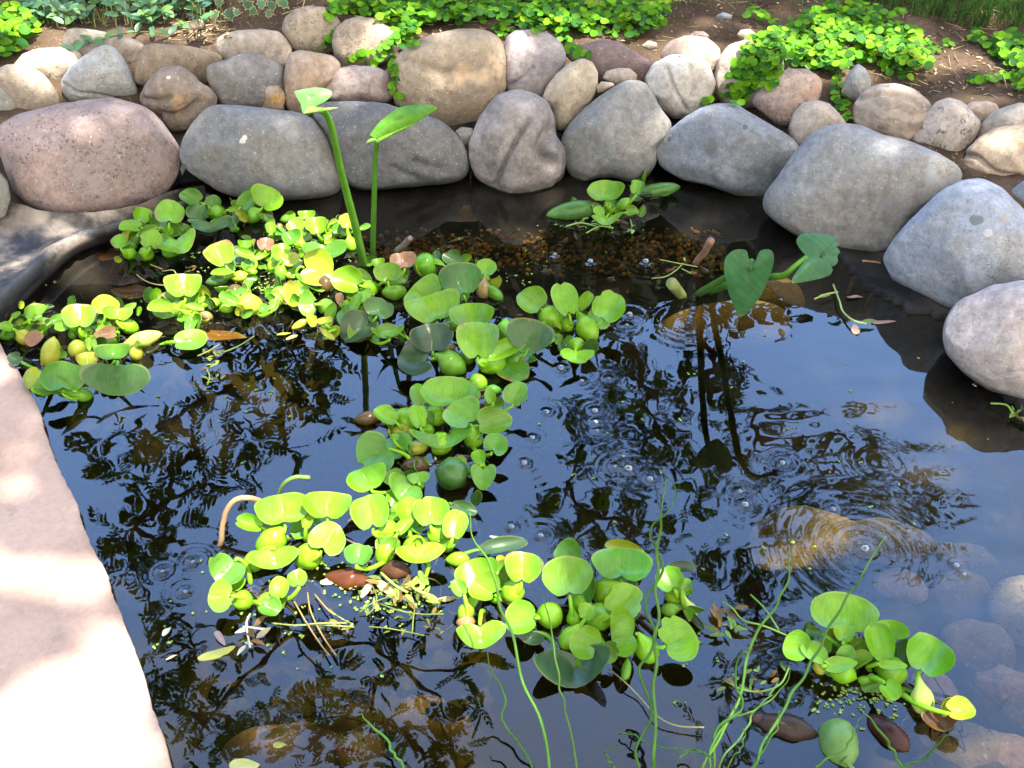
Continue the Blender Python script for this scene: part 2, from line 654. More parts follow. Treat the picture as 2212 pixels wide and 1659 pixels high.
def graded(lo, hi, step, far_lo, far_hi):
    a = list(np.arange(lo, hi + 1e-6, step))
    s, x, left = step, lo, []
    while x > far_lo:
        s *= 1.35
        x -= s
        left.append(x)
    s, x, right = step, hi, []
    while x < far_hi:
        s *= 1.35
        x += s
        right.append(x)
    return np.array(left[::-1] + a + right)


gx, gy, GF = grid(graded(-1.9, 1.9, .02, -70, 70), graded(.1, 3.6, .02, -70, 90))
gd = sdist(gx, gy)
gz = np.where(gd > 0, floor_z(gd, gx, gy) - .03, ground_z(gx, gy, gd))
nearm = (np.abs(gx) < 3) & (gy < 5) & (gy > 0)
gz = gz + np.where((gd < -.1) & nearm, vnoise(gx, gy, 9, 2.0, 4) * .012, 0)
ground = mobj('ground', np.stack([gx, gy, gz], -1).reshape(-1, 3), GF.tolist(), M_SOIL, origin=(0, 0, 0))
tag(ground, 'brown garden soil round the pond', 'ground', kind='structure')

# liner: the basin and a black rim, extended to deepen shade in the stone gaps
lx, ly, LF = grid(np.arange(-1.3, 1.75, .016), np.arange(.1, 2.6, .016))
ld = sdist(lx, ly)
lz = np.where(ld > 0, floor_z(ld, lx, ly), ground_z(lx, ly, ld) + .012)
lz = lz + vnoise(lx, ly, 7, 9.0, 3) * .010 * np.clip(np.abs(ld) / .05, 0, 1) + vnoise(lx, ly, 26, 4.0, 2) * .003
keep = ld > -.27
FK = [f for f in LF.tolist() if all(keep.ravel()[v] for v in f)]
liner = mobj('pond_liner', np.stack([lx, ly, lz], -1).reshape(-1, 3), FK, M_LINER, origin=(0, 1.2, 0))
tag(liner, 'black rubber liner with brown silt, lining the whole pond', 'pond liner')

# the dusty fold of liner that rolls over the edge beneath the big pink boulder
ridge = [(-60, 690), (-10, 652), (45, 602), (100, 556), (150, 520), (205, 500), (265, 488), (330, 468), (400, 440), (450, 428)]
outer = [(-160, 470), (-90, 430), (-20, 425), (40, 440), (90, 455), (160, 460), (230, 455), (300, 440), (380, 410), (440, 400)]
ns = 60
rp, op = spline(ridge, ns), spline(outer, ns)
prof = []
for i in range(ns):
    t = i / (ns - 1)
    zr = .055 * (1 - t) + .012 * t
    zo = .075 * (1 - t) + .05 * t
    A = np.array(P(*op[i], zo))
    B = np.array(P(*rp[i], zr))
    inw = B - A
    inw[2] = 0
    inw /= np.linalg.norm(inw)
    row = []
    for s in np.linspace(0, 1, 10):
        q = A * (1 - s) + B * s
        q[2] += -.022 * math.sin(s * math.pi) + .012 * s ** 3 + .004 * noise.noise((i * .25, s * 3, 3.))
        row.append(q)
    for k in range(1, 8):
        a = k / 7 * R(150)
        rr = .022 * (1 - .5 * t)
        row.append(B + inw * rr * math.sin(a) + np.array([0, 0, .012 + rr * (math.cos(a) - 1)]))
    e = row[-1]
    row.append(e + np.array([0, 0, -.05]) - inw * .02)
    prof.append(row)
nr = len(prof[0])
V = np.array(prof).reshape(-1, 3)
F = [(i * nr + j, (i + 1) * nr + j, (i + 1) * nr + j + 1, i * nr + j + 1) for i in range(ns - 1) for j in range(nr - 1)]
mobj('liner_fold', V, F, M_FOLD, liner)

# ------------------------------------------------------------------ slab
top = SLAB_XY
dense = spline(top, 150)
for i in range(len(dense)):
    dense[i][0] += .0015 * noise.noise((i * .35, 1.7, 0)) + .002 * noise.noise((i * 1.3, 5.1, 0))
nb, cols = len(dense), 22
V, F = [], []
for i, (x, y) in enumerate(dense):
    for j in range(cols):
        s = j / (cols - 1)
        xx = x - 1.3 * s ** 1.5
        zz = SLAB_Z + (.0015 * noise.noise((xx * 9, y * 9, 1)) + .0007 * noise.noise((xx * 40, y * 40, 1)))
        if j == 0:
            zz -= .003
        V.append((xx, y, zz))
    ch = .004 * noise.noise((i * .5, 9., 2.))
    V.append((x + .001 + ch * .5, y, SLAB_Z - .012))
    V.append((x - .004 + ch, y, SLAB_Z - .03))
    V.append((x - .010, y, SLAB_Z - .055))
row = cols + 3
for i in range(nb - 1):
    for j in range(cols - 1):
        F.append((i * row + j, i * row + j + 1, (i + 1) * row + j + 1, (i + 1) * row + j))
    ch = [0, cols, cols + 1, cols + 2]
    for a, b in zip(ch, ch[1:]):
        F.append((i * row + a, (i + 1) * row + a, (i + 1) * row + b, i * row + b))
slab = mobj('paving_slab', V, F, M_SLAB)
tag(slab, 'pale pink sandstone slab with dappled sun beside the water', 'paving slab')

# ------------------------------------------------------------------ water
SX0, SX1, SY0, SY1, STEP = -1.05, 1.45, .30, 2.32, .0036
wx, wy, WF = grid(np.arange(SX0, SX1, STEP), np.arange(SY0, SY1, STEP))
wz = np.zeros_like(wx)
rs = np.random.RandomState(5)
breeze = np.clip((wx + .1) / .7, 0, 1) * np.clip((1.75 - wy) / .4, 0, 1)      # livelier to the right, where the pump stirs it
for lam, sl, nw in ((.28, .0016, 6), (.12, .0020, 8), (.055, .0013, 12), (.032, .0009, 14)):
    part = np.zeros_like(wx)
    for k in range(nw):
        a = rs.uniform(0, 2 * math.pi)
        L = lam * rs.uniform(.75, 1.35)
        kk = 2 * math.pi / L
        wob = .03 * np.sin(7 * wx + rs.uniform(0, 6)) + .03 * np.sin(8 * wy + rs.uniform(0, 6))
        part += np.sin(kk * (wx * math.cos(a) + wy * math.sin(a) + wob) + rs.uniform(0, 6.28)) / kk
    mod = .55 + .45 * np.sin(4.1 * wx + 2.0 * wy + lam * 90) * np.sin(5.3 * wy - 1.7 * wx + lam * 40)
    wz += sl * part / math.sqrt(nw) * 1.6 * (mod * .8 + .25) * (1 + (1.6 if lam > .1 else .7) * breeze)
for k in range(9):                               # long low swells, crests running left to right, at the right-hand end
    L = rs.uniform(.05, .11)
    kk = 2 * math.pi / L
    a = R(90 + rs.uniform(-16, 16))
    wz += .0095 / kk * np.sin(kk * (wx * math.cos(a) + wy * math.sin(a) + .02 * np.sin(6 * wx + k)) + rs.uniform(0, 6.28)) * breeze * np.clip((wx - .25) / .5, 0, 1) / 1.8
BUBBLES = [(1395, 565, 10), (1275, 565, 9), (1198, 550, 7), (1360, 680, 10), (1354, 703, 6), (1285, 888, 10), (1287, 912, 8), (1181, 890, 8), (1290, 931, 6), (1150, 946, 8),
           (1211, 795, 11), (1132, 1000, 10), (1257, 823, 6), (1315, 818, 5), (1357, 1012, 13), (1328, 1008, 6), (1404, 1035, 10), (1105, 1138, 9), (1168, 1157, 9),
           (1598, 1062, 7), (1609, 1090, 11), (1868, 1185, 13), (2066, 1221, 9), (2082, 1240, 6), (417, 1214, 7), (401, 1278, 7), (351, 1234, 6), (1690, 1000, 8), (2106, 832, 8), (1800, 1100, 7)]
for i, (bx, by, br) in enumerate(BUBBLES):
    c = P(bx, by)
    d = np.hypot(wx - c.x, wy - c.y)
    r0 = br * pxs(c)
    big = (i == 21)
    lam = .017 if not big else .022
    kk = 2 * math.pi / lam
    wz += .0011 * np.exp(-((d - r0) / .0045) ** 2)
    wz += (.10 if not big else .085) / kk * np.sin(kk * d) * np.exp(-d / ((.008 + r0) if not big else .055))
for (bx, by) in ((1480, 700), (1900, 1000), (2120, 960), (1700, 1500)):
    c = P(bx, by)
    d = np.hypot(wx - c.x, wy - c.y)
    kk = 2 * math.pi / .021
    wz += .012 / kk * np.sin(kk * d + 1) * np.exp(-((d - .04) / .05) ** 2)
wm = water = None
V = np.stack([wx, wy, wz], -1).reshape(-1, 3)
nX, nY = wx.shape[1], wx.shape[0]
ring = list(range(nX)) + [r * nX + nX - 1 for r in range(1, nY)] + [(nY - 1) * nX + c for c in range(nX - 2, -1, -1)] + [r * nX for r in range(nY - 2, 0, -1)]
low = V[ring].copy()
low[:, 2] = -.9
base = len(V)
V = np.vstack([V, low])
F = WF.tolist()
m_ = len(ring)
F += [(ring[i], base + i, base + (i + 1) % m_, ring[(i + 1) % m_]) for i in range(m_)]
F.append(tuple(base + i for i in range(m_)))
water = mobj('water', V, F, M_WATER, origin=(0, 0, 0))
tag(water, 'still dark pond water mirroring sky and trees', 'water', kind='structure')

# ------------------------------------------------------------------ stones
STONE_TRIS = []                                 # (verts, faces) of everything later plants drape over


def stone(poly, zoom, zc, mat, label, name='river_stone', dep=.8, pn=2.35, facets=2, seed=0, sub=5, group='rounded stones edging the pond', rough=.035, creases=()):
    pts = [zc_(zoom, *q) for q in poly]
    A = np.array(pts)
    x, y = A[:, 0], A[:, 1]
    cr_ = x * np.roll(y, -1) - np.roll(x, -1) * y
    ar = cr_.sum() / 2
    cx = ((x + np.roll(x, -1)) * cr_).sum() / (6 * ar)
    cy = ((y + np.roll(y, -1)) * cr_).sum() / (6 * ar)
    C = P(cx, cy, zc)
    v = (CAM - C).normalized()
    r = UP.cross(v).normalized()
    u = v.cross(r)
    ab = []
    for px, py in pts:
        d = ray(px, py)
        q = CAM + d * ((C - CAM).dot(v) / d.dot(v)) - C
        ab.append((q.dot(r), q.dot(u)))
    # densify the outline, polar profile, light smoothing
    ab = np.array(ab)
    den = []
    for i in range(len(ab)):
        a, b = ab[i], ab[(i + 1) % len(ab)]
        for t in np.linspace(0, 1, 14, endpoint=False):
            den.append(a * (1 - t) + b * t)
    den = np.array(den)
    th = np.arctan2(den[:, 1], den[:, 0])
    rd = np.hypot(den[:, 0], den[:, 1])
    o = np.argsort(th)
    T = np.linspace(-math.pi, math.pi, 181)[:-1]
    prof = np.interp(T, th[o], rd[o], period=2 * math.pi)
    kern = np.array([1, 2, 3, 3, 3, 2, 1.]) if 'under the water' not in group else np.ones(7)
    if 'under the water' in group:
        for _ in range(1):
            prof = np.convolve(np.concatenate([prof[-6:], prof, prof[:6]]), np.ones(13) / 13, 'valid')
    kern /= kern.sum()
    prof = np.convolve(np.concatenate([prof[-3:], prof, prof[:3]]), kern, 'valid')
    prof = prof * (1.045 if 'under the water' not in group else 1.22)
    rm = prof.mean()
    depth = dep * rm
    bm = bmesh.new()
    bmesh.ops.create_icosphere(bm, subdivisions=sub, radius=1.0)
    sv = np.array([q.co[:] for q in bm.verts])
    F = [[q.index for q in f.verts] for f in bm.faces]
    bm.free()
    s = np.hypot(sv[:, 0], sv[:, 1])
    z = sv[:, 2]
    L = (s ** pn + np.abs(z) ** pn) ** (1 / pn)
    s2, z2 = s / L, z / L
    ang = np.arctan2(sv[:, 1], sv[:, 0])
    rr = np.interp(ang, T, prof, period=2 * math.pi)
    k = np.clip(s2 / .75, 0, 1)
    k = k * k * (3 - 2 * k)
    rr = rm * (1 - k) + rr * k
    L3 = np.stack([np.cos(ang) * rr * s2, np.sin(ang) * rr * s2, depth * z2], 1)
    rg = random.Random(seed * 31 + 5)
    for _ in range(facets):                     # worn flats on the near side
        a = rg.uniform(0, 2 * math.pi)
        tl = rg.uniform(.35, .8)
        nv = np.array([math.cos(a) * tl, math.sin(a) * tl, 1.0])
        nv /= np.linalg.norm(nv)
        dd = L3 @ nv
        lim = dd.max() * rg.uniform(.74, .88)
        ex = np.maximum(dd - lim, 0)
        L3 -= np.outer(ex * .72, nv)
    fq = 1.3 / rm
    nr_ = L3 / (np.linalg.norm(L3, axis=1)[:, None] + 1e-9)
    disp = np.array([noise.fractal((p[0] * fq + seed * 3.1, p[1] * fq, p[2] * fq), 1.0, 2.1, 2) * 1.0 +
                     .22 * noise.noise((p[0] * fq * 5 + seed, p[1] * fq * 5, p[2] * fq * 5)) for p in L3])
    L3 = L3 + nr_ * (disp * rough * rm)[:, None]
    for (cpts, cdep, cwid) in creases:          # cracks and dents worn into the near face
        cw = []
        for qx, qy in [zc_(zoom, *q) for q in cpts]:
            d = ray(qx, qy)
            q = CAM + d * ((C - CAM).dot(v) / d.dot(v)) - C
            cw.append((q.dot(r), q.dot(u)))
        cl = spline([(*q, 0) for q in cw], 40)[:, :2]
        dm = np.full(len(L3), 9.0)
        for a_, b_ in zip(cl[:-1], cl[1:]):
            e_ = b_ - a_
            tt = np.clip(((L3[:, :2] - a_) @ e_) / (e_ @ e_ + 1e-12), 0, 1)
            dm = np.minimum(dm, np.linalg.norm(L3[:, :2] - a_ - tt[:, None] * e_, axis=1))
        push = cdep * np.exp(-(dm / cwid) ** 2) * (L3[:, 2] > 0)
        L3 = L3 - nr_ * push[:, None]
    Wd = L3[:, :1] * np.array(r) + L3[:, 1:2] * np.array(u) + L3[:, 2:] * np.array(v) + np.array(C)
    ob = mobj(name, Wd, F, mat, origin=tuple(C))
    tag(ob, label, 'stone', group)
    STONE_TRIS.append((Wd, F))
    return ob


_mc = {}


def sm(key, *a, **k):
    if key not in _mc:
        _mc[key] = stone_mat('stone_' + key, *a, **k)
    return _mc[key]


pinkbig = sm('pink_speckled', (.36, .265, .24), (.30, .235, .22), amt=.62, spk_scale=150, patch=7, blot=((.23, .19, .185), 20))
slate = sm('slate_grey', (.165, .175, .185), (.235, .23, .215), amt=.1, spk_scale=220, patch=8)
dslate = sm('dark_slate', (.105, .11, .118), (.17, .17, .168), amt=.1, spk_scale=220, patch=9)
granite = sm('granite_crack', (.30, .265, .25), (.20, .19, .185), amt=.35, spk_scale=220, patch=10)
grey = sm('plain_grey', (.20, .205, .205), (.265, .255, .235), amt=.12, spk_scale=240, patch=9)
bgrey = sm('blue_grey', (.185, .21, .25), (.235, .25, .27), amt=.25, spk_scale=240, patch=8, blot=((.12, .12, .12), 24))
lgrey = sm('large_grey', (.235, .245, .255), (.29, .275, .255), amt=.06, spk_scale=230, patch=5, blot=((.20, .21, .225), 8))
palegr = sm('pale_blue_granite', (.29, .325, .385), (.37, .38, .39), amt=.35, spk_scale=260, patch=12)
whitepk = sm('white_pink', (.42, .355, .34), (.49, .45, .42), amt=.15, spk_scale=200, patch=11)
tan = sm('tan', (.42, .34, .255), (.35, .295, .235), amt=.3, spk_scale=190, patch=9)
tansp = sm('tan_speckled', (.37, .30, .225), (.42, .35, .26), amt=.65, spk_scale=190, patch=10)
cream = sm('cream', (.56, .47, .37), (.47, .385, .295), amt=.35, spk_scale=190, patch=10)
ltan = sm('pale_tan', (.44, .375, .31), (.37, .32, .27), amt=.15, spk_scale=210, patch=10)
blgr = sm('blue_green_grey', (.31, .335, .345), (.40, .395, .365), amt=.5, spk_scale=230, patch=8)
brown = sm('brown', (.29, .225, .155), (.24, .19, .14), amt=.35, spk_scale=180, patch=9)
brown2 = sm('brown_cracked', (.27, .205, .155), (.24, .20, .165), amt=.12, spk_scale=180, patch=9, blot=((.33, .22, .11), 10))
gbrown = sm('grey_brown', (.235, .215, .195), (.185, .18, .18), amt=.15, spk_scale=200, patch=9)
ochre = sm('ochre_quartz', (.36, .32, .27), (.40, .24, .08), amt=.3, patch=24)
tango = sm('tan_orange', (.36, .29, .23), (.44, .32, .22), amt=.2, patch=9)
pinkq = sm('pink_quartz', (.38, .29, .26), (.45, .40, .37), amt=.3, patch=17, blot=((.24, .16, .16), 18))
bigtan = sm('big_tan', (.40, .315, .215), (.33, .275, .21), amt=.25, spk_scale=170, patch=7, blot=((.48, .345, .22), 8))
pinkgr = sm('pink_granite', (.38, .325, .315), (.30, .285, .30), amt=.35, spk_scale=220, patch=10)
creamy = sm('cream_oval', (.50, .43, .32), (.42, .36, .27), amt=.25, patch=12)
purple = sm('purple', (.165, .115, .115), (.21, .155, .15), amt=.15, patch=12)
white = sm('white', (.58, .55, .50), (.50, .465, .42), amt=.12, patch=10)
pinkcr = sm('pink_cream', (.55, .42, .34), (.48, .39, .32), amt=.2, patch=10)
roughpk = sm('rough_pink', (.44, .335, .285), (.36, .295, .25), amt=.45, patch=22, blot=((.40, .22, .15), 16))
banded = sm('banded', (.42, .345, .275), (.35, .285, .24), amt=.15, band=(7.0, 'Z', 3.0, (.50, .42, .34)), patch=9)
saltp = sm('salt_pepper', (.52, .44, .36), (.47, .42, .37), amt=.8, spk_scale=120, patch=9)
rtan = sm('rough_tan', (.47, .36, .25), (.42, .34, .26), amt=.25, patch=14)
mossg = sm('green_grey', (.25, .25, .21), (.31, .30, .27), amt=.25, patch=9)

B1, B2, B3 = .066, .155, .168                   # heights of the stone centres: first course, second, third
G1 = 'large boulders of the lower course at the waterline'
stone([(0, 835), (120, 760), (380, 685), (560, 655), (730, 650), (880, 680), (990, 745), (1075, 860), (1135, 960), (1145, 1050), (1110, 1160), (1020, 1260), (900, 1340), (740, 1395), (560, 1420), (420, 1430), (330, 1395), (200, 1320), (110, 1230), (50, 1080), (5, 940), (-10, 880)],
      1, .09, pinkbig, 'huge pinkish boulder with dark specks above the liner fold', 'boulder', .8, 2.3, 2, 1, 6, G1)
stone([(1165, 985), (1190, 900), (1260, 800), (1330, 720), (1390, 685), (1500, 690), (1700, 710), (1900, 735), (2000, 775), (2080, 870), (2130, 990), (2170, 1130), (2180, 1210), (2130, 1260), (1990, 1282), (1850, 1278), (1650, 1275), (1520, 1250), (1400, 1205), (1280, 1130), (1190, 1060)],
      1, B1, slate, 'grey slate boulder with white chip mark, right of the pinkish boulder', 'boulder', .85, 3.0, 3, 2, 6, G1)
stone([(0, 640), (60, 610), (250, 610), (430, 620), (620, 665), (740, 720), (820, 790), (880, 880), (905, 960), (890, 1030), (820, 1070), (640, 1085), (450, 1105), (330, 1110), (240, 1090), (190, 1040), (150, 950), (110, 850), (60, 740), (10, 690)],
      2, B1, dslate, 'darkest slate boulder, behind the two tall leaf stems', 'boulder', .85, 2.8, 3, 3, 6, G1, .035, [([(610, 955), (680, 985), (750, 1000)], .016, .012), ([(470, 985), (520, 1020), (600, 1040)], .008, .009)])
stone([(1090, 560), (1170, 540), (1280, 555), (1370, 600), (1400, 690), (1410, 790), (1460, 860), (1478, 930), (1460, 1020), (1400, 1100), (1300, 1150), (1220, 1165), (1130, 1155), (1050, 1110), (960, 1040), (920, 950), (925, 860), (960, 770), (1000, 680), (1050, 600)],
      2, B1, granite, 'upright granite boulder with a diagonal crack and pink streak', 'boulder', .85, 2.4, 2, 4, 7, G1, .05, [([(1260, 715), (1190, 820), (1120, 960), (1070, 1080)], .016, .006), ([(1380, 760), (1340, 850), (1350, 910), (1400, 960)], .022, .014)])
stone([(1850, 490), (1930, 500), (1980, 560), (2040, 660), (2090, 730), (2080, 790), (2010, 870), (2005, 950), (1960, 1020), (1880, 1065), (1820, 1060), (1760, 1030), (1660, 1035), (1590, 1070), (1530, 1045), (1490, 980), (1462, 890), (1465, 820), (1510, 740), (1600, 650), (1680, 580), (1760, 520)],
      2, B1 + .01, grey, 'grey boulder with a notch under its base, right of the cracked granite', 'boulder', .85, 2.4, 2, 5, 6, G1)
stone([(-8, 880), (40, 830), (150, 730), (270, 655), (360, 640), (460, 650), (560, 700), (660, 760), (760, 820), (830, 880), (850, 920), (830, 960), (780, 1020), (700, 1110), (650, 1180), (580, 1195), (490, 1180), (380, 1140), (280, 1110), (150, 1080), (60, 1020), (5, 960)],
      3, B1, bgrey, 'blue-grey wedge boulder with brown spots and a slanted lower face', 'boulder', .75, 2.8, 3, 6, 6, G1, .035, [([(60, 980), (200, 985), (330, 1030), (480, 1120)], -.010, .020)])
stone([(650, 1240), (660, 1180), (720, 1100), (820, 960), (920, 850), (1000, 795), (1100, 765), (1200, 770), (1340, 830), (1480, 860), (1620, 910), (1740, 970), (1810, 1030), (1838, 1090), (1700, 1180), (1560, 1300), (1440, 1430), (1370, 1505), (1250, 1520), (1080, 1515), (960, 1450), (850, 1410), (760, 1360), (680, 1300)],
      3, .10, lgrey, 'largest smooth pale grey boulder, behind the notched dark leaf', 'boulder', .7, 2.7, 2, 7, 6, G1)
stone([(1910, 560), (1925, 530), (1970, 475), (2030, 420), (2080, 395), (2120, 390), (2160, 410), (2200, 450), (2240, 490), (2270, 560), (2250, 610), (2160, 625), (2090, 657), (2040, 673), (1990, 650), (1940, 610)],
      0, .09, palegr, 'pale blue speckled granite boulder with grey inclusions', 'boulder', .8, 2.4, 2, 8, 6, G1)
stone([(2045, 720), (2050, 690), (2080, 650), (2150, 620), (2215, 612), (2310, 640), (2360, 750), (2310, 870), (2215, 866), (2140, 838), (2085, 800), (2052, 765)],
      0, .07, whitepk, 'whitish pink quartz boulder lowest at the right pond edge', 'boulder', .8, 2.4, 2, 9, 6, G1, .045)
G2 = 'smaller stones stacked on the boulders'
stone([(-90, 700), (-60, 560), (0, 545), (60, 570), (110, 620), (135, 680), (130, 730), (90, 780), (20, 805), (-60, 810)], 1, B2 - .02, mossg, 'green-grey stone cut by the photo edge above the huge pinkish boulder', seed=10, group=G2)
stone([(-60, 470), (50, 420), (130, 415), (200, 430), (280, 480), (340, 560), (375, 640), (375, 690), (320, 730), (200, 752), (110, 740), (20, 620)], 1, B2, tan, 'tan rounded stone between the green-grey stone and the blue-grey triangle', seed=11, group=G2)
stone([(85, 430), (150, 350), (250, 315), (380, 305), (470, 315), (520, 360), (500, 440), (440, 500), (400, 540), (370, 560), (310, 540), (230, 500)], 1, B3, cream, 'sunlit cream oval stone beside the creeping leaves', seed=12, group=G2)
stone([(400, 540), (410, 500), (450, 440), (520, 380), (600, 325), (670, 293), (730, 310), (780, 370), (820, 440), (860, 520), (885, 590), (870, 640), (800, 652), (680, 655), (560, 658), (470, 655), (420, 610)],
      1, B2, blgr, 'blue-grey triangular stone with a seam near its base', seed=13, group=G2, pn=2.6, sub=6, creases=[([(405, 535), (500, 592), (620, 605), (760, 632), (880, 622)], .007, .004)])
stone([(412, 260), (430, 200), (480, 185), (600, 195), (740, 225), (850, 250), (910, 280), (922, 310), (885, 360), (870, 410), (850, 450), (760, 450), (640, 430), (520, 400), (430, 330)], 1, .172, ltan, 'long pale stone with a vine lying across it', seed=14, group=G2, dep=.6)
stone([(870, 480), (890, 380), (930, 300), (980, 282), (1080, 290), (1200, 300), (1320, 325), (1400, 350), (1430, 375), (1385, 420), (1340, 470), (1330, 530), (1200, 560), (1000, 560), (920, 545), (870, 515)], 1, .165, brown, 'long flat brown stone behind the cracked brown one', seed=15, group=G2, dep=.6, pn=2.8)
stone([(900, 625), (930, 560), (980, 490), (1050, 440), (1150, 425), (1220, 470), (1280, 530), (1350, 570), (1385, 625), (1370, 680), (1310, 740), (1250, 800), (1180, 835), (1110, 835), (1060, 790), (990, 720), (930, 670)], 1, B2 - .01, brown2, 'brown lumpy stone with dented cracks', seed=16, group=G2, rough=.08, sub=6, creases=[([(920, 632), (1010, 645), (1090, 620)], .012, .007), ([(1030, 735), (1110, 748), (1200, 718), (1275, 655)], .016, .008)])
stone([(1330, 450), (1345, 420), (1450, 390), (1520, 350), (1620, 345), (1700, 375), (1790, 420), (1825, 460), (1820, 560), (1820, 680), (1740, 710), (1560, 690), (1440, 690), (1380, 600), (1340, 520)], 1, B2 - .01, gbrown, 'blocky grey-brown stone on the grey slate boulder', seed=17, group=G2, pn=3.0, facets=3)
stone([(1680, 640), (1690, 580), (1720, 545), (1780, 545), (1815, 580), (1825, 640), (1815, 710), (1740, 716), (1680, 690)], 1, .122, ochre, 'small ochre quartz chunk set against the blocky stone', seed=18, group=G2, rough=.12, pn=3.2)
stone([(1390, 270), (1420, 230), (1530, 200), (1680, 190), (1780, 210), (1830, 260), (1868, 320), (1850, 400), (1810, 440), (1740, 450), (1640, 440), (1520, 430), (1450, 400), (1400, 330)], 1, .168, ltan, 'mottled pale stone below the variegated ivy', seed=19, group=G2)
stone([(1815, 180), (1840, 110), (1900, 60), (1980, 43), (2080, 55), (2140, 90), (2175, 150), (2180, 250), (2140, 330), (2040, 350), (1930, 340), (1870, 310), (1830, 240)], 1, .19, tansp, 'speckled tan stone topmost beside the ivy', seed=20, group=G2)
stone([(1820, 520), (1830, 440), (1860, 350), (1920, 328), (2020, 340), (2130, 365), (2180, 420), (2150, 500), (2080, 560), (2060, 640), (1990, 740), (1920, 735), (1840, 690)], 1, B2 - .005, tango, 'tan stone with an orange flush, left of the pink quartz stone', seed=21, group=G2)
stone([(115, 250), (130, 180), (190, 125), (260, 103), (340, 110), (420, 150), (490, 195), (490, 290), (420, 360), (330, 400), (250, 405), (180, 395), (130, 330)], 2, .178, tansp, 'round sandy speckled stone with bright creeper on its right side', seed=22, group=G2)
stone([(40, 510), (80, 450), (150, 400), (250, 388), (360, 400), (430, 430), (465, 500), (465, 570), (420, 602), (300, 600), (180, 600), (80, 592)], 2, B2 - .025, pinkq, 'pinkish quartz stone on top of the darkest slate boulder', seed=23, group=G2, rough=.07)
stone([(470, 450), (480, 370), (520, 310), (620, 250), (720, 205), (840, 185), (960, 180), (1040, 200), (1090, 250), (1115, 330), (1122, 450), (1120, 530), (1060, 590), (1000, 670), (950, 735), (880, 750), (800, 745), (700, 690), (600, 650), (500, 620), (470, 540)],
      2, .145, bigtan, 'largest tan boulder of the upper course, patched with orange', 'boulder', .75, 2.5, 3, 24, 6, G2, .04, [([(540, 360), (660, 390), (760, 425), (900, 420)], .010, .012)])
stone([(1120, 300), (1140, 220), (1190, 185), (1280, 180), (1370, 200), (1430, 240), (1470, 300), (1480, 360), (1430, 440), (1370, 520), (1345, 590), (1270, 600), (1160, 570), (1125, 480), (1120, 382)], 2, .165, pinkgr, 'upright grained pinkish granite stone right of the tan boulder', seed=25, group=G2, pn=2.7, sub=6, creases=[([(1290, 400), (1230, 460), (1160, 500)], .008, .005)])
stone([(1345, 580), (1380, 500), (1430, 440), (1500, 380), (1570, 350), (1630, 370), (1665, 430), (1660, 510), (1620, 600), (1560, 680), (1480, 755), (1430, 762), (1405, 640), (1360, 600)], 2, B2 - .02, creamy, 'cream oval stone tilted to the right with a broken lower end', seed=26, group=G2, facets=3)
stone([(1480, 290), (1560, 270), (1700, 240), (1790, 250), (1880, 310), (1980, 360), (2010, 390), (1980, 450), (1940, 490), (1880, 500), (1700, 500), (1640, 460), (1560, 390), (1500, 340)], 2, .165, purple, 'flat dark purple stone below the creeper', seed=27, group=G2, dep=.5)
stone([(1700, 460), (1720, 420), (1790, 400), (1860, 405), (1895, 440), (1890, 480), (1830, 500), (1760, 500)], 2, .165, ltan, 'small oval brown pebble on the purple stone', 'pebble', seed=28, group=G2)
stone([(1663, 510), (1690, 480), (1750, 485), (1768, 500), (1710, 535), (1668, 545)], 2, .155, creamy, 'tiny cream pebble wedged beside the tilted oval stone', 'pebble', seed=29, sub=4, group=G2)
stone([(835, 770), (870, 748), (930, 755), (950, 790), (930, 830), (890, 862), (855, 840)], 2, .085, gbrown, 'little wedge pebble between dark slate and cracked granite boulders', 'pebble', seed=30, sub=4, group=G2)
stone([(1395, 170), (1410, 140), (1450, 122), (1500, 120), (1530, 140), (1543, 180), (1530, 215), (1490, 250), (1455, 255), (1425, 235), (1405, 205)], 0, B2 - .01, white, 'white rounded stone with fine dark cracks', seed=31, group=G2, sub=6, creases=[([(1440, 148), (1456, 190), (1484, 238)], .010, .004), ([(1488, 138), (1500, 180), (1496, 210)], .007, .004)])
stone([(1428, 120), (1445, 92), (1480, 78), (1525, 82), (1552, 105), (1556, 130), (1540, 158), (1500, 160), (1450, 145)], 0, .17, pinkcr, 'pinkish cream stone just behind the white one', seed=32, group=G2)
stone([(1545, 175), (1552, 130), (1575, 100), (1620, 85), (1665, 92), (1690, 130), (1690, 180), (1640, 230), (1570, 232), (1548, 205)], 0, .155, ltan, 'pale grey stone half covered by the creeper patch', seed=33, group=G2)
stone([(570, 600), (640, 520), (720, 440), (800, 425), (900, 430), (970, 470), (990, 530), (960, 610), (890, 680), (820, 745), (740, 765), (660, 700), (590, 640)], 3, .145, roughpk, 'rough pinkish stone with a rusty patch under the creeper', seed=34, group=G2, rough=.09)
stone([(795, 770), (820, 690), (880, 630), (960, 610), (1030, 630), (1080, 690), (1130, 750), (1110, 830), (1000, 880), (920, 930), (850, 920), (805, 850)], 3, .13, ltan, 'plain pale stone behind the largest grey boulder, under a hanging creeper strand', seed=35, group=G2)
stone([(1100, 560), (1150, 450), (1200, 390), (1250, 420), (1280, 480), (1272, 560), (1230, 620), (1150, 600)], 3, .155, blgr, 'grey stone partly hidden behind the hanging creeper strand', seed=36, group=G2, rough=.08)
stone([(1180, 700), (1195, 620), (1250, 560), (1340, 515), (1440, 510), (1540, 545), (1620, 610), (1650, 660), (1620, 750), (1570, 820), (1530, 880), (1420, 870), (1300, 820), (1200, 770)], 3, .14, banded, 'tan stone with a pale band across the top', seed=37, group=G2, sub=6, creases=[([(1210, 600), (1330, 570), (1480, 580), (1620, 660)], .010, .007)])
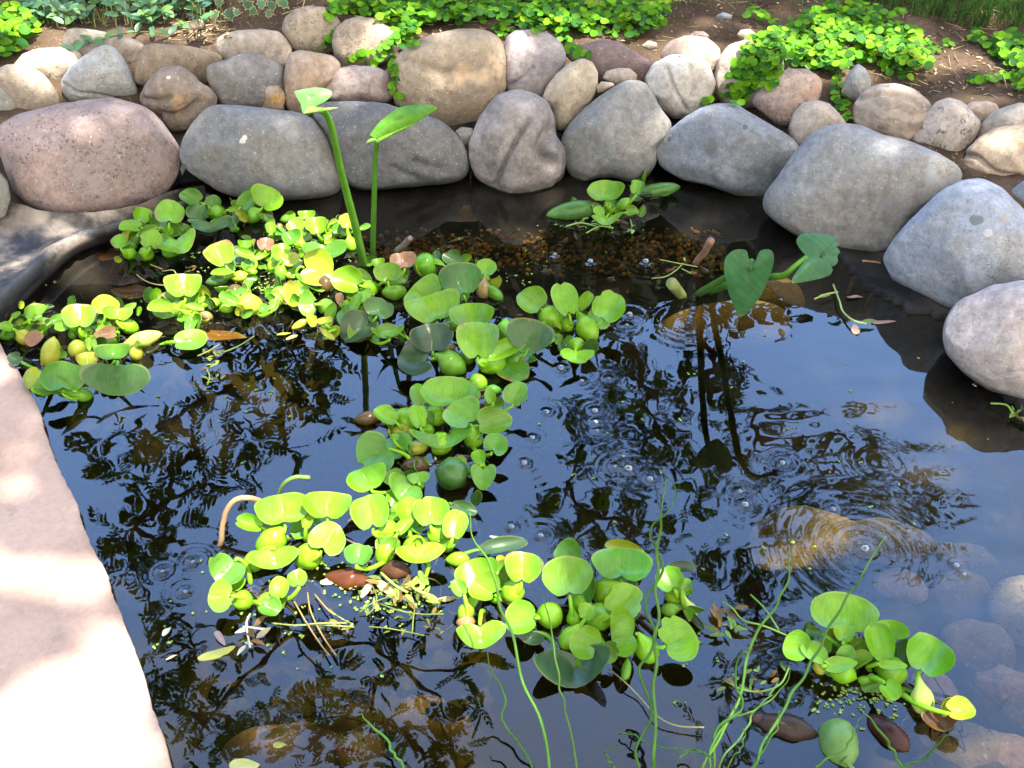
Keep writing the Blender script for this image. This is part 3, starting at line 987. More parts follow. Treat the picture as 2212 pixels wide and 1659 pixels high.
stone([(1535, 850), (1560, 770), (1620, 690), (1690, 620), (1760, 600), (1840, 625), (1900, 690), (1945, 740), (1920, 810), (1880, 890), (1860, 960), (1800, 1010), (1700, 970), (1600, 910)], 3, .13, saltp, 'cream stone peppered with black specks', seed=38, group=G2)
stone([(2080, 235), (2100, 221), (2130, 218), (2152, 226), (2158, 245), (2140, 270), (2105, 275)], 0, .15, pinkcr, 'pinkish pebble peeking out behind the black-peppered stone', 'pebble', seed=39, group=G2)
stone([(2100, 310), (2120, 270), (2150, 240), (2200, 225), (2260, 230), (2280, 300), (2220, 330), (2130, 335)], 0, .145, ltan, 'pale stone at the frame edge above the rough tan one', seed=40, group=G2)
stone([(2075, 370), (2085, 330), (2110, 300), (2150, 280), (2215, 275), (2280, 300), (2280, 390), (2220, 405), (2185, 420), (2150, 415), (2110, 395), (2085, 385)], 0, .12, rtan, 'rough yellowish tan stone at the frame edge', seed=41, group=G2, rough=.07, sub=6, creases=[([(2085, 335), (2110, 340), (2150, 372), (2200, 380)], .008, .006)])
stone([(2172, 420), (2212, 392), (2260, 398), (2270, 460), (2200, 470)], 0, .10, bgrey, 'grey stone sliver behind the pale blue granite', seed=42, group=G2)
stone([(-60, 380), (-10, 365), (14, 392), (22, 430), (10, 465), (-10, 478), (-70, 480)], 0, .09, mossg, 'grey-brown stone at the frame edge left of the huge pinkish boulder', 'boulder', seed=43, group=G1)
# stray stones lying on the soil
stone([(407, 54), (415, 44), (432, 39), (441, 50), (438, 61), (418, 64)], 0, .21, cream, 'bright sunlit white rock lying on dry straw', 'pebble', seed=44, sub=4, group='loose stones on the soil')
stone([(1385, 100), (1400, 88), (1418, 92), (1420, 104), (1402, 108)], 0, .19, tan, 'small tan pebble on bare soil behind the purple stone', 'pebble', seed=45, sub=4, group='loose stones on the soil')
stone([(1545, 36), (1562, 26), (1582, 33), (1578, 42), (1556, 44)], 0, .21, bgrey, 'flat grey pebble sunk in the sunny soil', 'pebble', seed=46, sub=4, group='loose stones on the soil')
stone([(1592, 76), (1600, 65), (1620, 63), (1634, 74), (1630, 86), (1604, 88)], 0, .19, tan, 'tan pebble on the soil left of the right creeper patch', 'pebble', seed=47, sub=4, group='loose stones on the soil')
stone([(1490, 76), (1500, 68), (1520, 68), (1530, 76), (1528, 88), (1496, 90)], 0, .185, purple, 'purplish pebble tucked behind the pinkish cream stone', 'pebble', seed=48, sub=4, group='loose stones on the soil')
stone([(1070, 155), (1062, 40)], 0, .2, tan, '', seed=49) if False else None

# stones under the water
G3 = 'stones under the water'
algae = sm('sunken_brown', (.24, .155, .04), (.15, .10, .03), amt=.3, patch=14, wet=False)
sunk = sm('sunken_grey', (.30, .23, .14), (.20, .155, .095), amt=.4, spk_scale=150, patch=14, wet=False)
sunk2 = sm('sunken_pink', (.40, .27, .20), (.33, .24, .18), amt=.2, patch=8, wet=False)
stone([(170, 740), (230, 670), (340, 610), (450, 580), (600, 560), (740, 570), (850, 620), (865, 690), (790, 760), (600, 790), (400, 790), (250, 780)], 6, -.055, algae, 'large algae brown stone under the heart-shaped leaf', 'sunken_stone', .45, 2.4, 2, 50, 5, G3)
stone([(700, 500), (760, 450), (870, 425), (940, 470), (970, 550), (940, 605), (860, 610), (760, 570)], 6, -.035, algae, 'smaller golden brown sunken stone right of the heart-shaped leaf', 'sunken_stone', .5, 2.4, 2, 51, 5, G3)
stone([(2000, 610), (2010, 520), (2100, 440), (2230, 420), (2360, 500), (2380, 700), (2300, 830), (2180, 810), (2070, 740)], 9, -.06, sm('sunken_pale', (.36, .31, .23), (.28, .24, .18), amt=.7, spk_scale=110, patch=8, wet=False), 'pale speckled granite stone under water at the frame edge', 'sunken_stone', .5, 2.4, 2, 52, 5, G3)
stone([(1620, 500), (1680, 410), (1790, 380), (1930, 430), (1990, 560), (1960, 700), (1860, 780), (1730, 720), (1640, 610)], 9, -.11, sunk, 'grey-brown sunken stone left of the pale speckled one', 'sunken_stone', .5, 2.4, 2, 53, 5, G3)
stone([(1230, 430), (1290, 370), (1400, 350), (1500, 400), (1560, 500), (1500, 560), (1380, 540), (1270, 500)], 9, -.10, sunk2, 'pinkish flat sunken stone below the ripple rings', 'sunken_stone', .4, 2.4, 2, 54, 5, G3)
stone([(1480, 1480), (1560, 1380), (1750, 1370), (1900, 1400), (2020, 1500), (2000, 1640), (1820, 1720), (1600, 1680), (1500, 1580)], 9, -.11, sunk, 'wide sunken stone near the bottom of the photo', 'sunken_stone', .45, 2.4, 2, 55, 5, G3)
stone([(2060, 1330), (2110, 1220), (2250, 1180), (2380, 1260), (2380, 1450), (2250, 1520), (2120, 1460)], 9, -.10, sunk, 'sunken grey stone near the frame corner', 'sunken_stone', .5, 2.4, 2, 56, 5, G3)
stone([(1480, 1080), (1560, 1010), (1700, 1080), (1760, 1190), (1720, 1330), (1600, 1350), (1510, 1250)], 9, -.10, sunk2, 'pinkish brown sunken stone below the lone hyacinth', 'sunken_stone', .4, 2.4, 2, 57, 5, G3)
stone([(420, 180), (560, 20), (760, -60), (950, 0), (1100, 60), (1250, 20), (1480, 100), (1560, 250), (1400, 300), (1180, 260), (900, 300), (620, 330), (470, 290)], 9, -.075, sm('sunken_olive', (.34, .25, .06), (.17, .125, .035), amt=.4, patch=16, wet=False), 'broad olive brown sunken rock under the ripple rings', 'sunken_stone', .3, 2.4, 2, 58, 5, G3, .12)
stone([(400, 1560), (520, 1470), (760, 1440), (980, 1480), (1010, 1600), (900, 1720), (560, 1720), (430, 1650)], 7, -.25, sunk2, 'brown sunken stone under drowned leaves at the bottom', 'sunken_stone', .4, 2.4, 2, 59, 5, G3)
stone([(1010, 1530), (1120, 1470), (1240, 1500), (1270, 1600), (1180, 1680), (1040, 1650)], 7, -.24, sunk, 'small pale sunken stone right of the drowned leaves', 'sunken_stone', .45, 2.4, 2, 60, 5, G3)
stone([(1300, 1440), (1420, 1300), (1560, 1290), (1700, 1380), (1760, 1540), (1620, 1680), (1420, 1640)], 7, -.26, algae, 'rusty brown sunken stone between the thin rush stems', 'sunken_stone', .4, 2.4, 2, 61, 5, G3)

stone([(1700, 760), (1850, 700), (2050, 760), (2130, 920), (2050, 1060), (1880, 1090), (1720, 980)], 9, -.10, sunk, 'dim sunken stone right of the lone hyacinth leaf', 'sunken_stone', .45, 2.4, 2, 62, 5, G3, .1)
stone([(1900, 1060), (2060, 1010), (2260, 1080), (2300, 1230), (2140, 1290), (1960, 1240)], 9, -.095, sunk2, 'reddish dim sunken stone above the frame corner one', 'sunken_stone', .45, 2.4, 2, 63, 5, G3, .1)
stone([(1560, 250), (1700, 180), (1900, 200), (2000, 310), (1900, 400), (1680, 390)], 9, -.11, sunk, 'dim sunken stone right of the ripple rings', 'sunken_stone', .4, 2.4, 2, 64, 5, G3, .1)
stone([(1880, 1480), (2020, 1440), (2240, 1500), (2320, 1640), (2160, 1740), (1960, 1700)], 9, -.10, sunk2, 'dim sunken stone in the bottom right corner', 'sunken_stone', .45, 2.4, 2, 65, 5, G3, .1)

# ------------------------------------------------------------------ trees that shade the pond and stand mirrored in it
def quad_leaf(mb, c, ax, nr, L, W, col, fold=.15):
    """a pointed six-cornered leaf folded along its midrib"""
    ax = ax.normalized()
    sd_ = ax.cross(nr)
    if sd_.length < 1e-4:
        sd_ = ax.orthogonal()
    sd_.normalize()
    nn = sd_.cross(ax)
    a = c
    tip = c + ax * L
    m1 = c + ax * (L * .33)
    m2 = c + ax * (L * .68)
    u = nn * (W * fold)
    V = [a, m1 + sd_ * (W * .5) + u, m2 + sd_ * (W * .40) + u, tip, m2 - sd_ * (W * .40) + u, m1 - sd_ * (W * .5) + u, m1, m2]
    mb.add([tuple(q) for q in V], [(0, 6, 1), (1, 6, 7, 2), (2, 7, 3), (0, 5, 6), (5, 4, 7, 6), (4, 3, 7)], col)


def rvec(g=rng):
    while True:
        v = Vector((g.uniform(-1, 1), g.uniform(-1, 1), g.uniform(-1, 1)))
        if .05 < v.length < 1:
            return v.normalized()


def jcol(c, g, a=.25):
    k = 1 + g.uniform(-a, a)
    return tuple(max(.005, q * k * (1 + g.uniform(-.08, .08))) for q in c)


def limb(a, b, r0, r1, n=14, wig=.12, g=rng):
    a, b = Vector(a), Vector(b)
    L = (b - a).length
    pts = [a, a.lerp(b, .33) + rvec(g) * L * wig, a.lerp(b, .66) + rvec(g) * L * wig, b]
    return tube(spline(pts, n), np.linspace(r0, r1, n), 7)


TREES = [
    ('feathery tree whose pinnate sprays show mirrored at the left of the pond', 7.0, (-2.6, 2.3),
     [(250, 960, 80), (330, 1010, 85), (300, 1060, 50), (420, 940, 80), (560, 900, 110), (500, 860, 70), (650, 830, 100), (600, 970, 80), (230, 1165, 60), (265, 1230, 60), (350, 1190, 70), (440, 1080, 60),
      (520, 1040, 60), (700, 900, 80), (350, 1110, 50), (720, 800, 70), (560, 780, 90), (480, 1180, 45), (330, 1320, 40), (430, 1000, 60)]),
    ('tree with a forked dark trunk mirrored at the bottom of the pond', 6.5, (-.45, 2.2),
     [(370, 1400, 70), (450, 1500, 100), (360, 1490, 80), (560, 1560, 90), (700, 1420, 70), (780, 1490, 80), (860, 1390, 70), (650, 1600, 100), (900, 1590, 110), (700, 1530, 80),
      (420, 1600, 90), (520, 1640, 90), (780, 1610, 100), (1000, 1560, 90), (960, 1640, 100), (1010, 1430, 50)]),
    ('dense tree mirrored dark in the middle of the pond', 7.5, (.75, 2.6),
     [(1280, 850, 70), (1350, 900, 110), (1250, 1000, 75), (1380, 1000, 100), (1450, 950, 90), (1300, 1120, 100), (1420, 1130, 90), (1200, 1080, 60), (1500, 1060, 70), (1400, 820, 90), (1240, 930, 50), (1330, 1190, 60), (1440, 860, 70), (1220, 1150, 50)]),
    ('tall tree mirrored in streaks at the right of the pond', 8.0, (2.3, 2.9),
     [(1700, 905, 50), (1620, 980, 75), (1750, 1020, 95), (1880, 970, 55), (1900, 1060, 100), (1800, 1120, 90), (1660, 1110, 80), (2000, 1090, 75), (1960, 1160, 80), (1550, 1240, 50), (1630, 1300, 80), (1560, 1490, 70), (1700, 1460, 80),
      (1640, 1400, 60), (1720, 1210, 70), (1830, 1200, 70), (2060, 1170, 50), (1600, 1590, 50), (1560, 880, 60), (1480, 800, 70), (1540, 820, 60)]),
]
for ti, (lab, Y, (bx, tz), clumps) in enumerate(TREES):
    g = random.Random(100 + ti)
    root = empty('tree', (bx, Y, .2))
    tag(root, lab, 'tree', 'trees beyond the pond')
    tb, cb = MB(), MB()
    fork = Vector((bx + .1, Y - .05, tz))
    V, F = tube(spline([(bx, Y, -.1), (bx - .06, Y + .03, tz * .5), tuple(fork)], 18), np.linspace(.15, .09, 18), 10)
    tb.add(V, F)
    cents = []
    for (px, py, pr) in clumps:
        yy = Y + g.uniform(-.5, .5)
        c = refl(px, py, yy)
        q = P(px, py, 0)
        rad = pr * ((c - q).length + (q - CAM).length) / FPX
        cents.append((c, rad))
    zm = sorted(cents, key=lambda e: e[0].z)
    joints = [fork]
    for c, rad in zm:                            # each limb leaves the nearest joint below it
        best = min(joints, key=lambda j: (j - c).length + (1.5 if j.z > c.z else 0))
        mid = best.lerp(c, .6) + Vector((g.uniform(-.08, .08), g.uniform(-.08, .08), .04))
        V, F = limb(best, mid, .035, .02, 10, .06, g)
        tb.add(V, F)
        V, F = limb(mid, c + Vector((0, 0, rad * .4)), .02, .007, 10, .08, g)
        tb.add(V, F)
        joints.append(mid)
        for k in range(int(20 * max(.35, rad / .4) ** 1.5)):
            p0 = c + rvec(g) * rad * g.random() ** .45 * Vector((1, 1, 1)).x
            ax = (rvec(g) + Vector((0, 0, -.25))).normalized()
            nr = (rvec(g) * .7 + UP).normalized()
            sl = g.uniform(.16, .27)
            nl = g.randint(4, 6)
            V, F = tube([tuple(p0), tuple(p0 + ax * sl * .5), tuple(p0 + ax * sl)], .0025, 3)
            cc = jcol((.075, .13, .03), g, .3)
            tb.add(V, F)
            sidev = ax.cross(nr).normalized()
            for q in range(nl):
                b = p0 + ax * (sl * (q + .6) / nl)
                ll = sl * .40 * (1 - .35 * abs(q / nl - .4))
                for s_ in (-1, 1):
                    quad_leaf(cb, b, (ax * .65 + sidev * s_).normalized(), (nr + rvec(g) * .35).normalized(), ll, ll * .42, jcol(cc, g, .12))
            quad_leaf(cb, p0 + ax * sl, ax, nr, sl * .36, sl * .15, cc)
    tb.build('trunk', M_BARK, root)
    cb.build('crown', M_TREE, root)

# dark hedge across the far side of the garden
g = random.Random(55)
hroot = empty('hedge', (0, 5.8, .2))
tag(hroot, 'dark clipped hedge across the far end of the garden', 'hedge')
hx = np.linspace(-7, 7, 90)
core, lv = MB(), MB()


def hedge_top(x):
    return 2.72 + .10 * math.sin(x * 1.1 + .6) + .05 * noise.noise((x * 1.7, 3, 0)) - .02 * max(0, x - 1.6) ** 2 + .12 * max(0, 1.6 - x)


V, F = [], []
for x in hx:
    zt = hedge_top(x) - .12
    ring_ = [(x, 5.35, .1), (x, 5.28, zt * .5), (x, 5.38, zt - .1), (x, 5.6, zt), (x, 6.0, zt), (x, 6.3, zt - .2), (x, 6.35, .1)]
    V += [(a, b + .05 * noise.noise((a * 3, c * 3, 0)), c + .04 * noise.noise((a * 3, b * 3, 5))) for a, b, c in ring_]
for i in range(len(hx) - 1):
    for j in range(6):
        F.append((i * 7 + j, i * 7 + j + 1, (i + 1) * 7 + j + 1, (i + 1) * 7 + j))
core.add(V, F)
core.build('dark_core', M_CORE, hroot)  # solid dark core, the hedge's inner shade put into its colour
for k in range(9000):
    x = g.uniform(-7, 7)
    zt = hedge_top(x)
    if g.random() < .62:
        p = Vector((x, 5.28 + g.uniform(-.1, .06), g.uniform(.2, zt)))
        nr = (Vector((0, -1, .5)) + rvec(g) * .7).normalized()
    else:
        p = Vector((x, g.uniform(5.25, 6.3), zt - .08 + g.uniform(-.08, .06)))
        nr = (Vector((0, -.2, 1)) + rvec(g) * .7).normalized()
    ax = nr.orthogonal().lerp(rvec(g), .5)
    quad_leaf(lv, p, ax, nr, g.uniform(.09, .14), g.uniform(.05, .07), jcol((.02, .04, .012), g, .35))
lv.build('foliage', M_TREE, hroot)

# the tree overhead: its crown keeps the sun off the pond except where its leaves leave gaps
SPOTS = [  # pixel centre, radii, clearness: where sunlight falls in the photograph
    (25, 1255, 90, 38, 1), (225, 1400, 46, 62, 1), (45, 1575, 120, 55, 1), (175, 1655, 60, 40, .5), (130, 1250, 60, 26, .5), (20, 980, 60, 40, .12),
    (470, 560, 52, 40, 1), (560, 545, 70, 40, 1), (640, 490, 40, 30, 1), (700, 495, 48, 36, .9), (690, 560, 60, 40, .9), (400, 620, 45, 40, 1), (430, 660, 100, 28, 1), (600, 600, 60, 28, .9),
    (300, 735, 80, 26, 1), (250, 672, 80, 30, .9), (190, 690, 45, 30, .6), (690, 600, 50, 40, .7), (650, 660, 50, 45, .7), (540, 655, 34, 30, .9), (340, 500, 80, 40, .25), (760, 480, 24, 24, .8), (410, 740, 50, 22, .7),
    (610, 1105, 75, 40, 1), (710, 1095, 45, 36, .9), (795, 1105, 46, 46, 1), (590, 1190, 70, 42, 1), (690, 1180, 60, 36, 1), (480, 1290, 46, 32, 1), (530, 1300, 40, 32, .8), (600, 1275, 60, 30, .8), (640, 1250, 30, 24, 1),
    (745, 1250, 55, 26, .8), (850, 1290, 120, 55, .8), (910, 1195, 60, 26, .8), (845, 1150, 40, 28, .8), (920, 1115, 50, 34, .35), (950, 1185, 40, 30, .45),
    (1030, 1230, 46, 46, 1), (1060, 1270, 40, 36, .9), (1000, 1320, 40, 40, .9), (1060, 1360, 60, 40, .8), (1110, 1330, 50, 40, .7), (1140, 1290, 45, 34, .35), (990, 1200, 40, 26, .7), (1125, 1240, 36, 40, .5),
    (1230, 1260, 60, 50, .22), (1370, 1380, 110, 50, .22), (1440, 1270, 60, 40, .22), (1310, 1340, 60, 40, .22), (1820, 1330, 70, 50, .35), (1900, 1390, 70, 50, .32), (2000, 1420, 60, 50, .3), (2060, 1540, 50, 30, .35),
    (950, 870, 90, 60, .22), (1050, 730, 80, 60, .2), (940, 660, 70, 40, .2), (810, 1000, 60, 60, .2), (1230, 650, 100, 50, .15), (700, 1380, 130, 24, .5), (500, 1390, 60, 30, .5),
    (85, 520, 90, 36, .5), (95, 130, 62, 22, .9), (190, 130, 60, 30, .12), (120, 20, 200, 18, .6), (430, 50, 60, 22, .9), (560, 90, 60, 24, .15), (360, 25, 60, 20, .5), (800, 95, 60, 34, .22), (985, 100, 90, 50, .18),
    (1000, 30, 200, 20, .7), (1200, 30, 160, 25, .55), (1500, 105, 70, 24, .3), (1600, 42, 190, 14, 1), (1850, 60, 90, 22, .8), (1800, 100, 120, 40, .4), (1900, 50, 120, 12, .9), (1480, 185, 60, 40, .2), (2030, 90, 120, 16, .5), (2150, 120, 70, 50, .3), (1960, 240, 70, 40, .12)]
g = random.Random(77)
spw = []
for (px, py, rx, ry, cl) in SPOTS:
    z = .05 if py > 430 else (.10 + (430 - py) / 430 * .15)
    c = P(px, py, z)
    s_ = pxs(c)
    dep = math.asin(max(.2, (CAM - c).normalized().z))
    spw.append((c, rx * s_ + .012, ry * s_ / math.sin(dep) + .012, cl))
croot = empty('overhanging_tree', (-3.6, 1.2, .2))
tag(croot, 'broad leafy tree overhanging the pond and dappling it with sun', 'tree')
HC = 6.0
cb = MB()
cx0, cx1, cy0, cy1 = -3.4, 3.0, -1.6, 2.7
stp = .105
nxl, nyl = int((cx1 - cx0) / stp), int((cy1 - cy0) / stp)
for layer in range(3):
    for i in range(nxl):
        for j in range(nyl):
            p = Vector((cx0 + (i + g.random()) * stp, cy0 + (j + g.random()) * stp, HC + layer * .16 + g.uniform(-.08, .08)))
            ex = max(abs(p.x + .2) / 3.3, abs(p.y - .5) / 2.2)
            if ex > .8 and noise.noise((p.x * 1.5, p.y * 1.5, 0)) * .3 + ex > 1.0:
                continue
            ok = True
            for (c, rx, ry, cl) in spw:
                q = p - SUN * ((p.z - c.z) / SUN.z)
                dx, dy = (q.x - c.x) / (rx + .035), (q.y - c.y) / (ry + .035)
                if dx * dx + dy * dy < 1.0:
                    if cl >= .8 or noise.noise((p.x * 9, p.y * 9, cl * 7)) * .5 + .5 < cl + .12:
                        ok = False
                        break
            if not ok:
                continue
            ax = Vector((g.uniform(-1, 1), g.uniform(-1, 1), g.uniform(-.25, .1))).normalized()
            nr = (UP + rvec(g) * .3).normalized()
            quad_leaf(cb, p - ax * .075, ax, nr, .15, .10, jcol((.07, .13, .03), g, .25))
cb.build('crown', M_TREE, croot)
tb = MB()
V, F = tube(spline([(-3.6, 1.2, -.1), (-3.6, 1.15, 2.2), (-3.4, 1.0, 4.4), (-2.8, .8, 6.4)], 20), np.linspace(.2, .1, 20), 12)
tb.add(V, F)
for yy in (-1.2, -.3, .5, 1.2, 2.2):
    V, F = limb((-3.0, .85, 6.05), (g.uniform(1.4, 2.6), yy, 6.6), .05, .012, 20, .04, g)
    tb.add(V, F)
tb.build('trunk', M_BARK, croot)

# ------------------------------------------------------------------ water hyacinths
LC = {'b': (.155, .35, .012), 'g': (.085, .235, .016), 'd': (.05, .13, .025), 'y': (.31, .37, .022), 'r': (.24, .12, .065), 'n': (.10, .045, .015), 'm': (.12, .29, .02), 'k': (.042, .085, .035), 'w': (.40, .50, .09)}


def disc(rings=6, segs=26):
    pts = [(0, 0)]
    for r in range(1, rings + 1):
        for k in range(segs):
            pts.append((r / rings, k / segs * 2 * math.pi))
    F = [(0, 1 + k, 1 + (k + 1) % segs) for k in range(segs)]
    for r in range(rings - 1):
        for k in range(segs):
            a = 1 + r * segs + k
            b = 1 + r * segs + (k + 1) % segs
            F.append((a, a + segs, b + segs, b))
    return pts, F


DPTS, DF = disc()


def blade_mesh(base, tip, nrm, Wd, cup=.25, curl=0., notch=.3, seed=0, point=0., thick=.0011):
    """round hyacinth blade: kidney outline with a notch at the stalk, cupped and softly waved, with a real thickness"""
    y = (tip - base)
    L = y.length
    y = y / L
    n = (nrm - y * nrm.dot(y)).normalized()
    x = y.cross(n)
    c = (base + tip) / 2
    V, uv = [], []
    g = random.Random(seed)
    p1, p2, p3 = g.uniform(0, 6), g.uniform(0, 6), g.uniform(0, 6)
    asym = g.uniform(-.22, .22)
    bite = [(g.uniform(.9, 5.4), g.uniform(.08, .2), g.uniform(.1, .22)) for _ in range(g.choice((0, 0, 0, 1, 2)))]   # torn or eaten places in the rim
    for r, a in DPTS:
        da = (a + math.pi) % (2 * math.pi) - math.pi
        ed = 1 - notch * math.exp(-(da / .30) ** 2) + .025 * math.sin(2 * a + p1) + .02 * math.sin(3 * a + p2) + .012 * math.sin(7 * a + p3)
        for ba, bw, bd_ in bite:
            ed -= bd_ * math.exp(-((a - ba) / bw) ** 2)
        tp = math.pi - abs(da)
        ed += point * math.exp(-(tp / .3) ** 2)
        px, py = math.sin(a) * ed * r * (1 + asym * math.cos(a)), -math.cos(a) * ed * r
        z = cup * (Wd / 2) * (px * px + .35 * max(0, -py) ** 2) + curl * (L / 2) * py * abs(py) + .05 * Wd * math.sin(2.2 * px + p1) * r * r + .03 * Wd * math.sin(a * 3 + p2) * r ** 3
        z -= .06 * Wd * math.exp(-(px / .12) ** 2) * (1 - r) * .6
        V.append(c + x * (px * Wd / 2) + y * (py * L / 2) + n * z)
        uv.append((px * .5 + .5, py * .5 + .5))
    m = len(V)
    V2 = [v - n * thick for v in V]
    segs = 26
    last = [1 + 5 * segs + k for k in range(segs)]
    F = list(DF) + [tuple(i + m for i in reversed(f)) for f in DF]
    q_ = 2 * m                                   # the rim has vertices of its own so that it stays a crisp edge
    F += [(q_ + k, q_ + segs + k, q_ + segs + (k + 1) % segs, q_ + (k + 1) % segs) for k in range(segs)]
    return V + V2 + [V[i] for i in last] + [V2[i] for i in last], F, uv + uv + [uv[i] for i in last] * 2


def surf_n(p, k, g, j=.15):
    return ((CAM - p).normalized() * k + UP * (1 - k) + rvec(g) * j).normalized()


def face_tip(base, tx, ty, n, zmin=.004, zmax=.16):
    d = ray(tx, ty)
    den = d.dot(n)
    t = (base - CAM).dot(n) / den if abs(den) > 1e-4 else None
    q = CAM + d * t if t else P(tx, ty, base.z)
    if q.z < zmin or q.z > zmax or (q - base).length > .25:
        q = P(tx, ty, min(max(q.z, zmin), zmax))
    return q


def bulb_mesh(c, ax, L, Rr, neck=None, seed=0, pw=.5):
    """swollen air bladder: egg about the axis, ending in a slender neck when there is a leaf to carry"""
    n = 15
    T = np.linspace(-1, 1, n)
    prof = np.maximum(0, 1 - T ** 2) ** pw * (1 + .10 * T)
    pts = [c + ax * (L * t) for t in T]
    rad = list(np.maximum(prof * Rr, .0006))
    if neck is not None:
        pts, rad = pts[:-2], rad[:-2]
        a = pts[-1]
        for t in (.2, .45, .7, 1.0):
            pts.append(a.lerp(neck, t) + ax * (L * .10 * math.sin(t * math.pi)))
            rad.append(max(.0016, rad[-1] * .62))
    return tube([tuple(q) for q in pts], rad, 16)


ROOT_N = 0


def plant(label, zoom, leaves, bulbs, zb=.03, seed=0, name='water_hyacinth', roots=16, fill=12):
    g = random.Random(900 + seed)
    zf = zs(zoom)
    allp = [zc_(zoom, (l[0] + l[2]) / 2, (l[1] + l[3]) / 2) for l in leaves] + [zc_(zoom, b[0], b[1]) for b in bulbs]
    cx, cy = np.mean([q[0] for q in allp]), np.mean([q[1] for q in allp])
    ctr = P(cx, cy, 0)
    root = empty(name, ctr)
    tag(root, label, 'water plant', 'water hyacinths floating on the pond')
    B = []
    for b in bulbs:
        x, y = zc_(zoom, b[0], b[1])
        rx, ry = b[2] * zf * .98, b[3] * zf * .98
        colr = {'r': (.20, .15, .05), 'n': (.08, .05, .015), 'y': (.30, .33, .03)}.get(b[4], LC[b[4]]) if len(b) > 4 else LC['b']
        ang = b[5] if len(b) > 5 else (90 if ry > rx else 0)
        s_ = pxs(P(x, y, .01))
        big, sm_ = max(rx, ry) * s_, min(rx, ry) * s_
        c = P(x, y, sm_ * .45)
        v = (CAM - c).normalized()
        r_ = UP.cross(v).normalized()
        u_ = v.cross(r_)
        if len(b) > 5:
            ax = (r_ * math.cos(R(ang)) + u_ * math.sin(R(ang)))
        else:
            ax = (u_ if ry > rx else r_) if abs(rx - ry) > .15 * max(rx, ry) else (UP * .6 + rvec(g) * .6).normalized()
        B.append([c, ax, big, sm_, colr, None, (x, y)])
    for li, l in enumerate(leaves):
        opt = l[5] if len(l) > 5 else {}
        bx, by = zc_(zoom, l[0], l[1])
        tx, ty = zc_(zoom, l[2], l[3])
        k = opt.get('k', .62)
        z0 = opt.get('z', zb)
        base = P(bx, by, z0)
        n = surf_n(base, k, g, .12)
        tip = face_tip(base, tx, ty, n)
        Wd = l[4] * zf * pxs((base + tip) / 2) * 1.08
        V, F, uv = blade_mesh(base, tip, n, Wd, opt.get('cup', g.uniform(.3, .85)), opt.get('curl', g.uniform(-.12, .18)), opt.get('notch', g.uniform(.22, .48)), seed * 50 + li, opt.get('pt', 0))
        lf = mobj('leaf', V, F, M_LEAF, root, origin=tuple(base), uv=uv)
        cc = jcol(LC[opt.get('c', 'b')], g, .08)
        lf.color = (*cc, 1)
        lf['wear'] = float(opt.get('wear', g.choice((0., .05, .12, .2, .3))))
        # the stalk, from the nearest bladder or the heart of the plant
        best, bd = None, .05
        for bb in B:
            dd = (bb[0] - base).length
            if dd < bd and bb[5] is None:
                best, bd = bb, dd
        ax_in = (base - tip).normalized()
        if best is not None:
            start = best[0]
            best[5] = base
        else:
            start = ctr.lerp(base, .45)
            start.z = -.004
            if (start - base).length > .07:
                start = base + (start - base).normalized() * .07
                start.z = min(start.z, -.003)
        mid = start.lerp(base, .55) + ax_in * .008
        V, F = tube(spline([tuple(start), tuple(mid), tuple(base), tuple(base.lerp(tip, .12))], 12), np.linspace(.0042, .0022, 12), 8)
        st = mobj('stalk', V, F, M_STALK, lf, origin=tuple(base))
        st.color = (*jcol(LC['b'] if opt.get('c', 'b') not in 'dkn' else LC['g'], g, .1), 1)
    comp = 0
    for lk in range(int(len(leaves) * (1.0 if zoom < 10 else 1.8)) if fill >= 5 else len(leaves) // 2):      # lower, mostly darker green leaves that fill the rosette
        li = lk % len(leaves)
        l = leaves[li]
        zl = opt_z = .012
        bx, by = zc_(zoom, l[0], l[1])
        tx, ty = zc_(zoom, l[2], l[3])
        an = math.atan2(ty - by, tx - bx) + g.uniform(-1.3, 1.3)
        ln_ = math.hypot(tx - bx, ty - by) * g.uniform(.55, .85)
        bx, by = bx + (cx - bx) * .35 + g.uniform(-12, 12), by + (cy - by) * .35 + g.uniform(-4, 12)
        base = P(bx, by, zl)
        n = surf_n(base, .5, g, .35)
        tip = face_tip(base, bx + math.cos(an) * ln_, by + math.sin(an) * ln_, n, .005, .05)
        if (tip - base).length < .008:
            continue
        Wd = min(.055, max(.014, (tip - base).length * g.uniform(.7, 1.15)))
        V, F, uv = blade_mesh(base, tip, n, Wd, g.uniform(.2, .7), g.uniform(-.2, .3), g.uniform(.15, .4), seed * 91 + lk)
        lf = mobj('leaf', V, F, M_LEAF, root, origin=tuple(base), uv=uv)
        lf.color = (*jcol(LC[g.choice('gmgdmb')], g, .12), 1)
        lf['wear'] = g.choice((0., .1, .3, .45))
    for bi, (c, ax, big, sm_, colr, nk, _) in enumerate(B):
        if big / sm_ > 1.25:
            V, F = bulb_mesh(c, ax, big, sm_, None, pw=.72)
        else:
            a2 = (UP * .75 + ax * .5).normalized() if nk is None else ((nk - c).normalized() + UP * .3).normalized()
            if nk is not None and (nk - c).length > sm_ * 1.1:
                a2 = ((nk - c).normalized() + UP * .15).normalized()
                V, F = bulb_mesh(c, a2, (big + sm_) * .60, (big + sm_) * .48, nk)
            else:
                V, F = bulb_mesh(c, a2, (big + sm_) * .56, (big + sm_) * .48, None)
        fq = 60
        V = [Vector(q) for q in V]
        V = [q + (q - c) * (.10 * noise.noise(q * fq + Vector((seed, bi, 0)))) for q in V]
        ob = mobj('float_bulb', V, F, M_BULB, root, origin=tuple(c))
        ob.color = (*jcol(colr, g, .06), 1)
